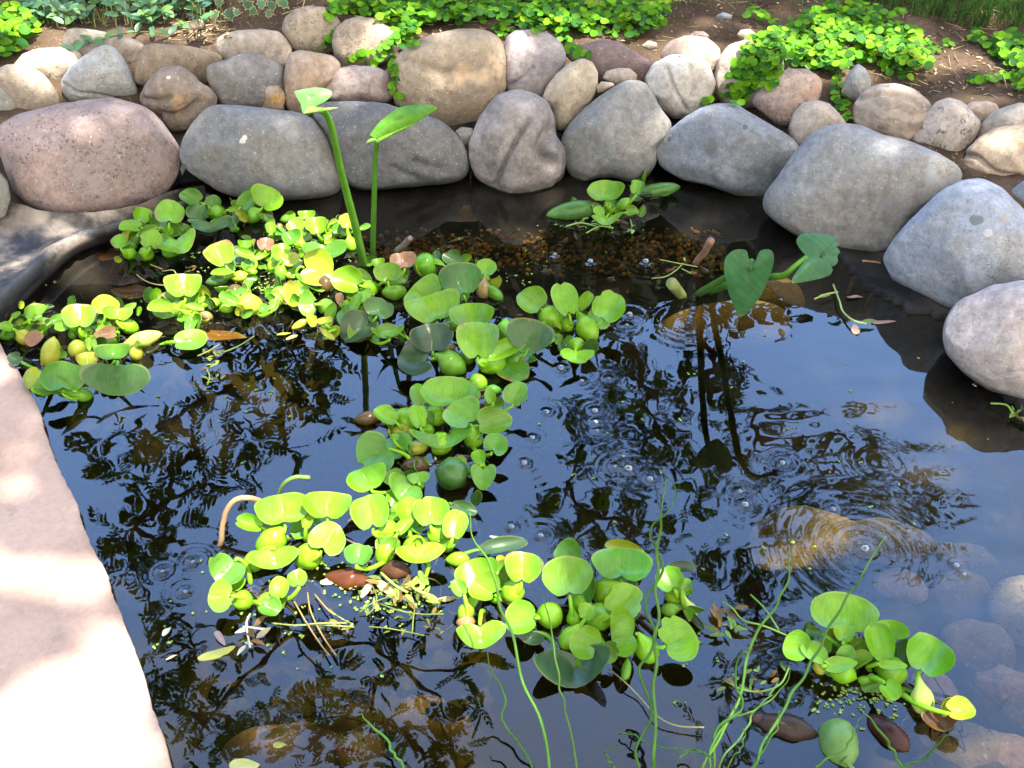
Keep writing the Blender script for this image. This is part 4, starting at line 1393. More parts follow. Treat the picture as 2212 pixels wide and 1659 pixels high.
    for k in range(fill):                        # young leaves folded in the heart of the rosette
        q = allp[g.randrange(len(allp))]
        x, y = q[0] + g.uniform(-30, 30), q[1] + g.uniform(-16, 18)
        base = P(x, y, .006)
        ax = (rvec(g) + UP * .8).normalized()
        Lf = g.uniform(.016, .040)
        V, F, uv = blade_mesh(base, base + ax * Lf, surf_n(base, .6, g, .5), Lf * g.uniform(.5, .8), .7, .2, .1, seed * 7 + k)
        lf = mobj('leaf', V, F, M_LEAF, root, origin=tuple(base), uv=uv)
        lf.color = (*jcol(LC[g.choice('bmmggdy')], g, .1), 1)
        lf['wear'] = g.choice((0., .2, .4))
    if roots:
        rb = MB()
        for k in range(roots):
            q = allp[g.randrange(len(allp))]
            a = P(q[0] + g.uniform(-22, 22), q[1] + g.uniform(-12, 18), .001)
            b = a + Vector((g.uniform(-.05, .05), g.uniform(-.05, .03), -g.uniform(.02, .07)))
            V, F = limb(a, b, .0016, .0006, 7, .2, g)
            rb.add(V, F)
        for q in allp:
            a = P(q[0] + g.uniform(-8, 8), q[1] + 6, -.004)
            for h in range(2):
                b = a + Vector((g.uniform(-.02, .02), g.uniform(-.02, .02), 0))
                V, F = limb(b, P(cx + g.uniform(-20, 20), cy + g.uniform(-10, 10), -.008), .003, .002, 7, .15, g)
                rb.add(V, F)
        rb.build('roots', M_ROOT, root, origin=tuple(ctr))
    return root


D = dict
plant('leftmost hyacinth of the back row, beneath the huge pinkish boulder', 10,
      [(548, 610, 585, 408, 195), (880, 625, 905, 342, 320, D(wear=.42)), (580, 660, 285, 640, 150, D(cup=.6, k=.35)), (650, 905, 715, 680, 235),
       (900, 800, 1060, 945, 460, D(cup=.55, k=.35, notch=.42)), (320, 905, 290, 735, 175, D(wear=.5)), (790, 650, 490, 740, 95, D(c='m'))],
      [(425, 955, 85, 80), (610, 965, 92, 95), (880, 710, 75, 90), (900, 900, 130, 110, 'm'), (1040, 665, 100, 72, 'm'), (440, 870, 70, 55, 'g')], seed=1)
plant('hyacinth with darker leaves at the foot of the grey slate boulder', 10,
      [(1272, 365, 1010, 240, 190, D(c='g')), (1170, 580, 1255, 370, 205, D(c='d')), (1380, 580, 1400, 715, 470, D(c='d', cup=.6, k=.35, notch=.45)),
       (1700, 430, 1910, 235, 190, D(c='g')), (1960, 435, 2130, 200, 380, D(c='b', wear=.3)), (1660, 625, 1640, 500, 110, D(c='d')), (1560, 445, 1760, 420, 60)],
      [(1430, 475, 120, 95, 'm'), (1860, 505, 115, 110, 'm'), (1690, 500, 80, 75, 'm'), (1650, 670, 60, 40, 'g')], seed=2)
plant('little hyacinth sprout on open water behind the sunlit clump', 10, [(2085, 730, 2060, 580, 115), (2060, 690, 2170, 720, 60, D(c='g'))], [(2180, 640, 45, 42, 'r'), (2050, 560, 60, 30, 'm')], seed=3, fill=2, roots=6)
plant('sunlit hyacinth against the left tall stem, striped by its shadow', 11,
      [(480, 195, 480, 78, 190), (400, 330, 285, 185, 200), (610, 375, 560, 150, 245), (950, 300, 955, 118, 190, D(c='y', wear=.5)), (1085, 300, 1220, 250, 70, D(c='g')),
       (690, 450, 690, 675, 490, D(c='g', cup=.5, k=.4, notch=.42)), (340, 480, 230, 325, 215, D(c='g')), (740, 240, 830, 190, 60)],
      [(780, 335, 95, 75), (990, 480, 85, 70), (400, 500, 70, 80), (690, 420, 80, 60), (230, 180, 75, 55, 'g')], seed=4)
plant('sun-bleached hyacinth with a papery brown-edged leaf', 10,
      [(1565, 1125, 1410, 855, 340, D(wear=.5, c='b')), (1640, 1172, 1365, 1178, 90), (1770, 905, 1775, 790, 155), (1875, 990, 1660, 915, 115), (2010, 935, 2030, 765, 185, D(c='r', cup=.5, wear=.6)),
       (2100, 895, 1890, 1010, 85), (2190, 1060, 2200, 880, 200)],
      [(1720, 1020, 90, 70), (1710, 1225, 110, 75, 'y'), (1850, 1170, 72, 52), (2110, 1110, 75, 85), (1450, 1270, 140, 80, 'd'), (2060, 1000, 80, 60)], seed=5)
plant('big yellow spotted hyacinth leaf cluster left of the tall stems', 11,
      [(395, 740, 790, 830, 430, D(c='y', wear=.35, notch=.4)), (415, 1060, 195, 1100, 310, D(c='y', wear=.45, notch=.4)), (580, 1180, 375, 1190, 285, D(c='m')), (150, 660, 230, 465, 230), (200, 700, 380, 620, 160, D(c='y', wear=.3))],
      [(150, 1085, 125, 105, 'm'), (710, 1215, 105, 105, 'm'), (690, 955, 90, 115, 'n'), (170, 820, 90, 80, 'm'), (110, 700, 70, 70)], seed=6)
plant('hyacinth with a browned cup-shaped sheath in front of the tall stems', 11,
      [(1130, 970, 765, 850, 300), (1330, 765, 1285, 640, 140), (1430, 935, 1430, 678, 295, D(cup=.5)), (1620, 780, 1600, 565, 300, D(c='r', wear=.8, cup=.5)), (1010, 1275, 1105, 1045, 115, D(c='m')),
       (1370, 920, 1640, 900, 120, D(c='m', wear=.5, k=.3)), (870, 1190, 850, 1040, 90, D(c='r', wear=.6))],
      [(1215, 995, 105, 112), (1870, 740, 160, 150, 'g'), (960, 1205, 78, 88), (1500, 1030, 150, 115, 'm'), (1580, 850, 80, 90, 'm')], seed=7)
plant('dark hyacinth with one broad leaf lying flat on the water', 11,
      [(1280, 1345, 1360, 1118, 345, D(c='d')), (1275, 1370, 890, 1600, 420, D(c='k', k=.25, z=.018, wear=.12)), (1440, 1600, 1430, 1470, 350, D(cup=.9, c='m', k=.4)), (700, 1420, 680, 1330, 190, D(c='y', wear=.4)), (740, 1500, 690, 1560, 210, D(c='y', wear=.6))],
      [(400, 1410, 130, 50, 'y', 20), (1150, 1320, 50, 45, 'y')], seed=8)
plant('cupped bright hyacinth leaves beside a dark ribbed one, right of the tall stems', 5,
      [(800, 450, 700, 345, 215), (820, 555, 780, 398, 270, D(cup=.55)), (965, 420, 900, 238, 215, D(c='d')), (960, 240, 850, 185, 85, D(c='d')), (1070, 300, 1090, 215, 105), (1010, 590, 1012, 437, 220), (880, 480, 930, 420, 70)],
      [(1060, 320, 45, 40), (1065, 375, 45, 45, 'r'), (900, 560, 40, 40, 'g'), (1120, 390, 70, 35, 'g', -45)], seed=9)
plant('hyacinth with a folded dark grey-green leaf pair resting on the water', 5,
      [(800, 715, 780, 545, 210, D(c='k')), (800, 735, 610, 770, 225, D(c='k', wear=.2, k=.45)), (620, 600, 500, 580, 75, D(c='m', cup=.6))],
      [(900, 765, 75, 70, 'g'), (870, 690, 50, 40, 'r')], seed=10, fill=1)
plant('upright bright hyacinth in front of a ribbed dark leaf at mid pond', 5,
      [(1035, 755, 1035, 532, 205), (1290, 705, 1335, 535, 235, D(c='d')), (1062, 742, 1290, 640, 95), (1430, 640, 1450, 605, 40, D(c='g'))],
      [(1110, 755, 72, 75), (1180, 615, 60, 95, 'g'), (1225, 745, 52, 50, 'g'), (980, 730, 45, 45, 'g')], seed=11)
plant('separate hyacinth with four upright spoon leaves by the bubbles', 5,
      [(1378, 482, 1252, 378, 140), (1522, 520, 1468, 335, 130), (1560, 482, 1635, 385, 62), (1682, 545, 1775, 388, 165), (1550, 690, 1560, 765, 170, D(cup=.6, k=.35))],
      [(1420, 525, 72, 65), (1618, 582, 68, 60), (1555, 672, 55, 50), (1508, 562, 36, 42), (1440, 620, 30, 30, 'g')], seed=12)
plant('large-leaved hyacinth in the middle of the pond', 5,
      [(885, 1022, 905, 838, 300), (1005, 1095, 900, 975, 190, D(c='m')), (1022, 1092, 1215, 1060, 150, D(c='m')), (860, 1135, 855, 1205, 295, D(cup=.7, k=.35, c='g')), (610, 1080, 485, 995, 90), (745, 990, 700, 865, 85),
       (735, 1112, 700, 980, 90), (1210, 992, 1265, 858, 118, D(c='m')), (1100, 1242, 1160, 1138, 125, D(c='g')), (1112, 980, 1085, 890, 55)],
      [(1035, 867, 52, 50), (800, 1040, 78, 62), (840, 1190, 65, 60), (640, 1065, 100, 72), (450, 1050, 72, 42, 'n'), (770, 1118, 40, 36), (1010, 1158, 62, 50), (940, 862, 45, 30, 'm'), (620, 1120, 70, 50, 'y'), (1110, 900, 50, 30, 'g')], seed=13, fill=5)
plant('hyacinth with a glossy heart leaf and a dark brown-tipped bladder', 5,
      [(575, 1215, 400, 1285, 235, D(c='g', k=.5)), (480, 1440, 410, 1315, 200, D(cup=.6)), (1062, 1290, 1062, 1428, 120, D(c='m', k=.5)), (1050, 1300, 1028, 1218, 70), (700, 1388, 610, 1480, 190, D(c='m')), (725, 1400, 715, 1335, 110, D(c='m')), (590, 1170, 600, 1130, 45)],
      [(690, 1212, 85, 40, 'y'), (895, 1350, 95, 88, 'd'), (700, 1305, 78, 52, 'n'), (1055, 1315, 30, 28, 'b'), (640, 1165, 45, 30, 'y')], seed=14)
plant('sun-bleached hyacinth of whitened round leaves beside the curled brown stalk', 7,
      [(715, 325, 695, 138, 280), (600, 322, 438, 268, 85), (950, 292, 950, 128, 255), (1210, 352, 1178, 126, 195), (905, 470, 1000, 300, 195), (650, 430, 665, 545, 255, D(cup=.5, k=.35, notch=.42)), (830, 330, 850, 230, 60)],
      [(640, 400, 88, 80), (840, 480, 78, 82), (540, 510, 62, 62), (1290, 335, 66, 66), (880, 380, 50, 50)], seed=15, fill=2)
plant('neat hyacinth of green spoon leaves right of the whitened ones', 7,
      [(1400, 292, 1398, 146, 118), (1530, 322, 1520, 145, 192), (1645, 392, 1688, 225, 132), (1455, 415, 1480, 525, 260, D(cup=.55, k=.35, notch=.42)), (1335, 362, 1430, 255, 65), (1115, 540, 1145, 408, 145, D(c='g')), (1630, 185, 1785, 235, 72, D(c='d')), (1500, 590, 1470, 610, 90, D(c='m', z=.012))],
      [(1565, 362, 62, 62), (1440, 420, 78, 62), (1270, 462, 62, 55), (1340, 230, 40, 50, 'm'), (1620, 420, 40, 40, 'm')], seed=16)
plant('small outlying hyacinth at the left end of the sunlit clump', 7,
      [(450, 490, 335, 625, 195, D(c='g')), (432, 700, 285, 705, 175), (672, 720, 692, 588, 98), (790, 660, 778, 556, 105), (570, 740, 690, 790, 110, D(c='g', cup=.7))],
      [(482, 727, 54, 62), (622, 745, 66, 76)], seed=17, fill=1)
plant('bleached hyacinth crossed by a thick rush stem', 8,
      [(235, 590, 175, 433, 205), (150, 650, 88, 550, 85, D(c='m')), (482, 590, 492, 385, 205, D(wear=.42)), (345, 652, 195, 560, 180), (585, 775, 385, 790, 190), (240, 800, 250, 950, 265, D(cup=.5, k=.35, notch=.42)), (322, 520, 290, 420, 72, D(c='g')), (200, 380, 525, 335, 95, D(c='k', k=.3, z=.012))],
      [(430, 625, 76, 72), (155, 742, 52, 52), (155, 800, 60, 45, 'r'), (110, 430, 72, 46)], seed=18, fill=2)
plant('spreading hyacinth with rounded leaves between the two rush stems', 8,
      [(772, 672, 740, 428, 285), (822, 452, 700, 338, 145, D(c='g')), (1070, 577, 1085, 363, 330, D(c='g')), (1200, 392, 975, 335, 75, D(c='y')), (1002, 772, 1165, 600, 205), (850, 792, 890, 690, 100), (1175, 870, 1010, 890, 290, D(c='b')), (1305, 950, 1500, 860, 265),
       (938, 975, 780, 880, 195), (950, 950, 1050, 1010, 120, D(c='m'))],
      [(980, 622, 92, 82), (650, 762, 88, 82), (930, 772, 86, 86), (1225, 967, 75, 75), (765, 900, 62, 70), (820, 695, 62, 52), (790, 785, 42, 46), (1060, 870, 50, 50, 'm')], seed=19, fill=3)
plant('broad waterlogged hyacinth leaf sinking below the spreading one', 8, [(790, 965, 800, 1190, 420, D(c='k', k=.3, z=.012, notch=.35)), (560, 860, 520, 930, 170, D(c='k', k=.2, z=.006))], [(1100, 1090, 30, 80, 'g')], seed=29, fill=0, roots=8)
plant('small hyacinth right of the upright rush stem', 8, [(1392, 622, 1325, 475, 155), (1430, 622, 1472, 538, 64), (1345, 475, 1512, 482, 62, D(c='k', k=.3, z=.015)), (1450, 720, 1560, 850, 40, D(c='k', z=.01))],
      [(1390, 642, 70, 66), (1355, 727, 46, 42, 'm'), (1480, 737, 48, 42, 'w')], seed=20, fill=1)
plant('lone hyacinth at the right front, on a dark tangle of roots', 9,
      [(1010, 775, 1020, 505, 410), (795, 885, 615, 840, 195), (910, 965, 745, 830, 120), (1305, 972, 1215, 695, 165), (1325, 815, 1330, 680, 220, D(c='b')), (1510, 1042, 1640, 800, 285), (880, 985, 1100, 965, 100), (1275, 1085, 1375, 1205, 125),
       (1690, 1295, 1885, 1270, 155, D(c='y', wear=.2, k=.4)), (1620, 1275, 1690, 1415, 240, D(c='n', k=.2, z=.006)), (1015, 835, 1025, 715, 130), (890, 780, 765, 745, 62, D(c='d')), (1240, 970, 1440, 985, 60)],
      [(1000, 1022, 105, 78), (1190, 1102, 82, 52), (1540, 1217, 92, 74, 'w'), (1340, 1020, 96, 110), (1160, 890, 62, 72), (860, 1000, 50, 40, 'y'), (1060, 870, 50, 40)], seed=21, roots=70)
plant('hyacinth cut by the left photo edge above the slab corner', 12,
      [(140, 632, -20, 590, 95), (290, 540, 320, 388, 100), (305, 540, 425, 490, 62), (120, 522, 205, 455, 55), (505, 570, 645, 485, 82, D(c='g')), (425, 660, 275, 790, 140, D(c='r', wear=.8)), (350, 435, 545, 390, 62, D(c='k', z=.008))],
      [(235, 587, 100, 76), (250, 717, 85, 80, 'y'), (400, 617, 76, 60, 'm'), (70, 690, 80, 60, 'm'), (340, 740, 60, 50, 'n')], seed=22)
plant('hyacinth with a purple-brown scorched leaf, fed by one fat spotted stalk', 12,
      [(805, 655, 815, 380, 320, D(wear=.42)), (1060, 505, 1060, 290, 245, D(c='y', wear=.4)), (1182, 562, 1185, 397, 268), (1240, 462, 1370, 375, 75), (690, 600, 542, 600, 108), (1190, 660, 950, 690, 125, D(c='r', wear=.8, cup=.6)), (900, 840, 895, 710, 60), (960, 830, 940, 730, 50), (890, 1012, 870, 852, 195, D(c='y', wear=.5))],
      [(890, 690, 90, 84), (780, 832, 95, 92, 'y'), (1310, 612, 90, 78), (1060, 592, 92, 62), (1070, 745, 130, 92, 'm'), (510, 890, 190, 100, 'y', 62), (740, 690, 60, 50, 'g'), (1370, 880, 80, 70, 'y')], seed=23)
plant('hyacinth with the broadest dark leaf, its tip in the water by the slab', 12,
      [(1185, 955, 1160, 1295, 610, D(c='d', k=.55, notch=.25, z=.055, cup=.12, wear=.2)), (1150, 965, 1140, 785, 325, D(c='g')), (640, 1285, 625, 965, 405, D(c='g')), (770, 1235, 335, 1190, 185, D(cup=.6, c='g')), (760, 1255, 550, 1210, 105, D(c='m')), (330, 1245, 350, 1020, 165, D(c='y', k=.5)), (225, 965, 80, 895, 125, D(c='k'))],
      [(850, 1085, 75, 115, 'm'), (845, 1295, 80, 78, 'm'), (650, 1220, 90, 60, 'm')], seed=24, fill=1)
plant('hyacinth lying on its side with a long sunlit spindle bladder', 12, [(1735, 765, 2085, 730, 230, D(k=.45, z=.018))], [(1430, 737, 205, 86, 'w', 4), (1690, 765, 90, 18, 'b', 0)], seed=25, fill=0, roots=6)
plant('hyacinth with the brightest white-blown leaf amid the sunlit clump', 12,
      [(1865, 345, 1850, 75, 345), (1765, 425, 1475, 395, 125, D(wear=.3)), (1865, 392, 2060, 428, 75), (1945, 490, 1890, 660, 110, D(c='g')), (2010, 360, 2060, 300, 50)], [(1770, 432, 92, 86), (1960, 500, 82, 72), (2090, 500, 50, 50, 'r'), (2040, 390, 60, 40)], seed=26)
plant('hyacinth with one rotting brown patch on its swollen bladder', 10, [(1705, 1545, 1470, 1435, 155, D(c='m')), (2080, 1640, 2160, 1480, 120, D(c='m'))], [(1410, 1535, 85, 62), (1560, 1595, 92, 62), (1840, 1560, 140, 155, 'y', 80), (1650, 1390, 110, 80, 'n'), (2150, 1500, 85, 90, 'y')], seed=27)
plant('stray hyacinth with two long olive spindle bladders under the notched boulder', 2,
      [(1720, 1200, 1715, 1070, 205), (1890, 1152, 1912, 1058, 78, D(c='m')), (1720, 1275, 1722, 1322, 165, D(cup=.6, k=.3)), (1702, 1272, 1648, 1222, 62), (1830, 1250, 1912, 1240, 55, D(c='m'))],
      [(1530, 1240, 172, 62, 'd', 12), (2010, 1122, 150, 46, 'd', 14), (1735, 1225, 38, 48), (1815, 1205, 66, 36, 'm', 40)], seed=28, roots=20)


def pod(label, zoom, x, y, rx, ry, ang, col, stem=None):
    px, py = zc_(zoom, x, y)
    s_ = pxs(P(px, py, 0)) * zs(zoom)
    c = P(px, py, ry * s_ * .02)
    v = (CAM - c).normalized()
    r_ = UP.cross(v).normalized()
    ax = (r_ * math.cos(R(ang)) + Vector((0, 1, 0)) * math.sin(R(ang))).normalized()
    V, F = bulb_mesh(c, ax, rx * s_ * 1.08, ry * s_, None, pw=.5 if rx < ry * 1.3 else .85)
    V = [Vector(q) + (Vector(q) - c) * (.2 * noise.noise(Vector(q) * 50 + Vector((x, y, 0)))) for q in V]
    o = mobj('loose_bladder', V, F, M_POD, origin=tuple(c))
    o.color = (*col, 1)
    tag(o, label, 'plant pod', 'loose hyacinth bladders afloat')
    if stem:
        a, b = zc_(zoom, *stem[0]), zc_(zoom, *stem[1])
        V, F = tube(spline([tuple(P(*a, .006)), tuple(P((a[0] + b[0]) / 2, (a[1] + b[1]) / 2, .004)), tuple(P(*b, .002))], 8), [.008, .006, .004, .0032, .003, .003, .003, .003], 8)
        st = mobj('stalk', V, F, M_STALK, o)
        st.color = (*col, 1)
    return o


pod('round green bladder floating at the bottom edge, stalk downward', 9, 985, 1500, 150, 130, 92, (.10, .19, .05), ((1020, 1600), (1090, 1680)))
pod('glossy dark brown bladder right of the round green one', 9, 1310, 1430, 170, 85, -28, (.028, .010, .008))
pod('long dull purple-brown bladder left of the round green one', 9, 610, 1380, 220, 85, 8, (.028, .017, .013))
pod('shiny reddish brown bladder among the sunlit debris', 7, 1060, 605, 120, 62, -22, (.075, .024, .010))
pod('dim brown bladder in shade above the sunlit debris', 7, 1330, 560, 80, 55, -15, (.06, .026, .014))

# ------------------------------------------------------------------ broad-leaved marginal plants


def poly_blade(pts3, n, crease=None, bow=.12, name='leaf', mat=M_BROAD, parent=None, col=(.2, .4, .08), thick=.0012, seed=0):
    """a flat leaf outline given as 3D points, filled with rings, bowed along its length"""
    c = sum(pts3, Vector()) / len(pts3)
    sp_ = spline([tuple(q) for q in pts3 + [pts3[0]]], 72)[:-1]
    m = len(sp_)
    rad = max((Vector(q) - c).length for q in sp_)
    rings = 6
    V, uv = [tuple(c)], [(.5, .5)]
    ux = n.orthogonal().normalized()
    uy = n.cross(ux)
    for r in range(1, rings + 1):
        for q in sp_:
            d = (Vector(q) - c) * (r / rings)
            h = -bow * rad * (1 - (r / rings) ** 2) + .05 * rad * noise.noise(d * 30 + Vector((seed, 0, 0)))
            V.append(tuple(c + d - n * h * -1 * -1))
            uv.append((.5 + .5 * d.dot(ux) / rad, .5 + .5 * d.dot(uy) / rad))
    F = [(0, 1 + k, 1 + (k + 1) % m) for k in range(m)]
    for r in range(rings - 1):
        for k in range(m):
            a, b = 1 + r * m + k, 1 + r * m + (k + 1) % m
            F.append((a, a + m, b + m, b))
    N = len(V)
    V2 = [tuple(Vector(q) - n * thick) for q in V]
    F += [tuple(i + N for i in reversed(f)) for f in list(F)]
    last = [1 + (rings - 1) * m + k for k in range(m)]
    q_ = 2 * N
    F += [(q_ + k, q_ + m + k, q_ + m + (k + 1) % m, q_ + (k + 1) % m) for k in range(m)]
    o = mobj(name, V + V2 + [V[i] for i in last] + [V2[i] for i in last], F, mat, parent, uv=uv + uv + [uv[i] for i in last] * 2)
    o.color = (*col, 1)
    o['wear'] = 0.0
    return o


def onplane(zoom, pts, p0, n):
    out = []
    for q in pts:
        x, y = zc_(zoom, *q)
        d = ray(x, y)
        out.append(CAM + d * ((p0 - CAM).dot(n) / d.dot(n)))
    return out


tb = P(787, 572, 0)
tall = empty('arrow_leaf_plant', tb)
tag(tall, 'tall plant with two bare green stems and folded pointed leaves', 'water plant')
Yt = tb.y - .02


def stem(pts, r0, r1, parent, name='stem', col=(.06, .165, .014)):
    sp_ = spline([tuple(q) for q in pts], 30)
    V, F = tube(sp_, np.linspace(r0, r1, 30), 10)
    o = mobj(name, V, F, M_STALK, parent)
    o.color = (*col, 1)
    return o


s1 = stem([P(790, 590, -.03), tb, PYp(768, 490, Yt), PYp(738, 375, Yt - .03), PYp(712, 262, Yt - .06), PYp(690, 236, Yt - .08)], .0098, .0055, tall)
s2 = stem([P(804, 585, -.03), P(805, 560, 0), PYp(808, 440, Yt), PYp(811, 340, Yt - .01), PYp(816, 302, Yt - .03)], .0064, .0045, tall)
n1 = (Vector((-.1, -.75, .75))).normalized()
pb = PYp(690, 238, Yt - .08)
poly_blade(onplane(1, [(1884, 586), (1950, 570), (2040, 563), (2110, 575), (2126, 605), (2085, 650), (2005, 690), (1945, 728), (1925, 665), (1900, 620)], pb, n1), n1, bow=.16, parent=tall, col=(.15, .32, .10), seed=1)
n1b = Vector((.1, -.35, 1)).normalized()
poly_blade(onplane(1, [(1945, 730), (1985, 680), (2060, 692), (2165, 690), (2110, 704), (2050, 712), (2000, 722)], pb, n1b), n1b, bow=.1, parent=tall, col=(.22, .42, .07), seed=2)
n2 = (Vector((-.35, -.6, .75))).normalized()
pb2 = PYp(816, 300, Yt - .03)
poly_blade(onplane(2, [(328, 795), (400, 705), (480, 645), (580, 614), (722, 628), (650, 690), (560, 738), (470, 775), (375, 812)], pb2, n2), n2, bow=.14, parent=tall, col=(.12, .30, .03), seed=3)
n2b = Vector((-.2, -.9, .45)).normalized()
poly_blade(onplane(2, [(372, 814), (450, 782), (545, 742), (600, 722), (540, 758), (460, 796), (395, 826)], pb2, n2b), n2b, bow=.1, parent=tall, col=(.24, .46, .06), seed=4)
poly_blade(onplane(2, [(308, 842), (325, 818), (355, 812), (372, 822), (345, 832)], pb2, n2b), n2b, bow=.1, parent=tall, col=(.2, .38, .06), seed=5)

# heart-leaved plant leaning towards the viewer: heights read off the mirror image
hb = P(1512, 634, 0)
heart = empty('heart_leaf_plant', hb)
tag(heart, 'plant with two notched heart-shaped blue-green leaves, one ragged', 'water plant')


def hp(zoom, x, y, z):
    return P(*zc_(zoom, x, y), z)


stem([hp(6, 380, 520, -.04), hp(6, 400, 498, 0), hp(6, 470, 455, .09), hp(6, 560, 402, .17), hp(6, 650, 345, .225), hp(6, 695, 318, .245)], .0085, .005, heart)
stem([hp(6, 440, 510, -.04), hp(6, 460, 488, 0), hp(6, 600, 440, .10), hp(6, 790, 408, .20), hp(6, 870, 398, .225), hp(6, 930, 350, .245), hp(6, 1000, 292, .26)], .008, .0045, heart)
nh = Vector((-.05, -.97, .24)).normalized()
poly_blade(onplane(6, [(690, 318), (674, 300), (666, 265), (640, 255), (590, 260), (548, 298), (537, 345), (541, 400), (562, 490), (592, 570), (625, 622), (668, 600), (720, 540), (762, 470), (797, 390), (813, 320), (813, 280), (796, 256), (758, 253), (730, 268), (714, 310)], hp(6, 695, 318, .245), nh),
           nh, bow=.10, parent=heart, col=(.048, .155, .055), seed=6)
nh2 = Vector((.25, -.60, .75)).normalized()
poly_blade(onplane(6, [(998, 298), (960, 250), (943, 212), (950, 185), (975, 165), (1050, 162), (1120, 175), (1160, 190), (1150, 200), (1178, 225), (1165, 240), (1182, 268), (1168, 290), (1172, 320), (1150, 345), (1085, 350), (1140, 355), (1135, 388), (1090, 410), (1000, 430), (940, 438), (918, 430), (940, 380)], hp(6, 1000, 292, .26), nh2),
           nh2, bow=.10, parent=heart, col=(.045, .145, .06), seed=7)
V, F = tube(spline([tuple(hp(6, 310, 530, -.03)), tuple(hp(6, 300, 508, 0)), tuple(hp(6, 245, 440, .055))], 10), [.009, .0095, .0095, .01, .01, .0105, .011, .0115, .012, .012], 12)
cs = mobj('cut_stem', V, F, M_STALK, heart)
cs.color = (.20, .24, .08, 1)


# ------------------------------------------------------------------ rushes with corkscrew stems
RUSH = [
    (0, [(1200, 1730), (1188, 1659), (1165, 1550), (1130, 1470), (1108, 1380), (1078, 1300), (1062, 1225), (1024, 1165), (1015, 1108)], 7.0, .26),
    (0, [(1165, 1720), (1148, 1659), (1118, 1600), (1086, 1560), (1090, 1500), (1062, 1450), (1054, 1400)], 6.0, .12),
    (8, [(815, 1750), (810, 1659), (770, 1450), (740, 1300), (710, 1180), (690, 1030), (660, 880), (642, 760), (618, 655)], 14, .22),
    (8, [(1270, 1760), (1270, 1659), (1265, 1580), (1270, 1400), (1265, 1200), (1275, 1050), (1270, 900), (1290, 760), (1275, 620), (1295, 500), (1280, 370), (1300, 260), (1300, 180), (1320, 90), (1328, -40)], 22, .30),
    (8, [(1200, 1760), (1180, 1659), (1160, 1560), (1190, 1470), (1250, 1350), (1240, 1250), (1190, 1160), (1180, 1070), (1240, 990), (1270, 860), (1215, 740), (1225, 640), (1280, 570), (1325, 480), (1290, 380), (1240, 290), (1260, 220), (1340, 160), (1392, 70), (1380, 0), (1340, -60)], 18, .30),
    (9, [(400, 1760), (420, 1659), (450, 1580), (500, 1470), (570, 1350), (640, 1250), (680, 1150), (750, 1060), (790, 960), (860, 860), (910, 740), (990, 630), (1040, 510), (1120, 440), (1140, 360), (1230, 230), (1292, 128)], 21, .30),
    (9, [(60, 1760), (80, 1659), (160, 1520), (230, 1380), (320, 1230), (355, 1100), (370, 950), (400, 840), (470, 720), (560, 600), (610, 500), (655, 380), (660, 260), (690, 165)], 19, .26),
    (9, [(165, 1760), (160, 1659), (150, 1520), (180, 1400), (270, 1330), (350, 1250), (320, 1160), (295, 1040), (330, 930), (412, 868)], 20, .16),
    (9, [(180, 1760), (190, 1659), (230, 1560), (340, 1450), (390, 1360), (430, 1270), (510, 1230), (580, 1150), (650, 1080), (672, 990)], 16, .10),
    (9, [(1430, 1760), (1400, 1659), (1340, 1540), (1280, 1440), (1200, 1350), (1128, 1255)], 20, .16),
    (9, [(1300, 1720), (1410, 1655), (1560, 1590), (1640, 1500), (1722, 1418)], 17, .12),
    (9, [(420, 1760), (430, 1659), (470, 1560), (520, 1480), (580, 1390), (592, 1285)], 13, .10),
    (9, [(820, 1700), (850, 1640), (920, 1590), (1010, 1550), (1060, 1480), (1100, 1380), (1130, 1320)], 15, .06),
    (9, [(-80, 1600), (0, 1540), (60, 1550), (110, 1570), (160, 1600)], 16, .05),
    (9, [(240, 1700), (270, 1600), (330, 1540), (360, 1440), (350, 1380)], 10, .07),
    (0, [(890, 1700), (868, 1650), (850, 1628), (832, 1592), (802, 1570), (782, 1542)], 6.5, .03),
    (8, [(1040, 1720), (1030, 1659), (1000, 1620), (982, 1570), (1030, 1530), (1082, 1550)], 12, .08),
    (8, [(1060, 1455), (1140, 1462), (1250, 1520), (1400, 1545), (1565, 1572)], 11, .05),
    (8, [(1600, 1760), (1590, 1659), (1610, 1520), (1700, 1380), (1830, 1330), (1960, 1230)], 13, .10),
]
rb0 = P(1250, 1740, 0)
rush = empty('corkscrew_rush', rb0)
tag(rush, 'corkscrew rush with thin twisting green stems rising from the front', 'water plant')
M_RUSH = M_STALK
for i, (zm_, pts, wd, ztip) in enumerate(RUSH):
    q = []
    for k, p in enumerate(pts):
        f = k / (len(pts) - 1)
        q.append(P(*zc_(zm_, *p), .008 + ztip * f ** 1.1))
    n = 70
    sp_ = spline([tuple(a) for a in q], n)
    wpx = wd * zs(zm_) * .95
    rad = np.array([wpx * .5 * pxs(Vector(a)) for a in sp_]) * np.interp(np.linspace(0, 1, n), [0, .7, 1], [1.1, .9, .35])
    T = np.linspace(0, 1, n)
    sp_[:, 0] += .0012 * np.sin(T * 31 + i + 2 * np.sin(T * 9 + i))
    sp_[:, 2] += .0012 * np.cos(T * 27 + i)
    V, F = tube(sp_, rad, 8)
    o = mobj('stem', V, F, M_RUSH, rush)
    o.color = (*jcol((.045, .12, .022) if i % 3 else (.065, .165, .022), random.Random(i), .2), 1)

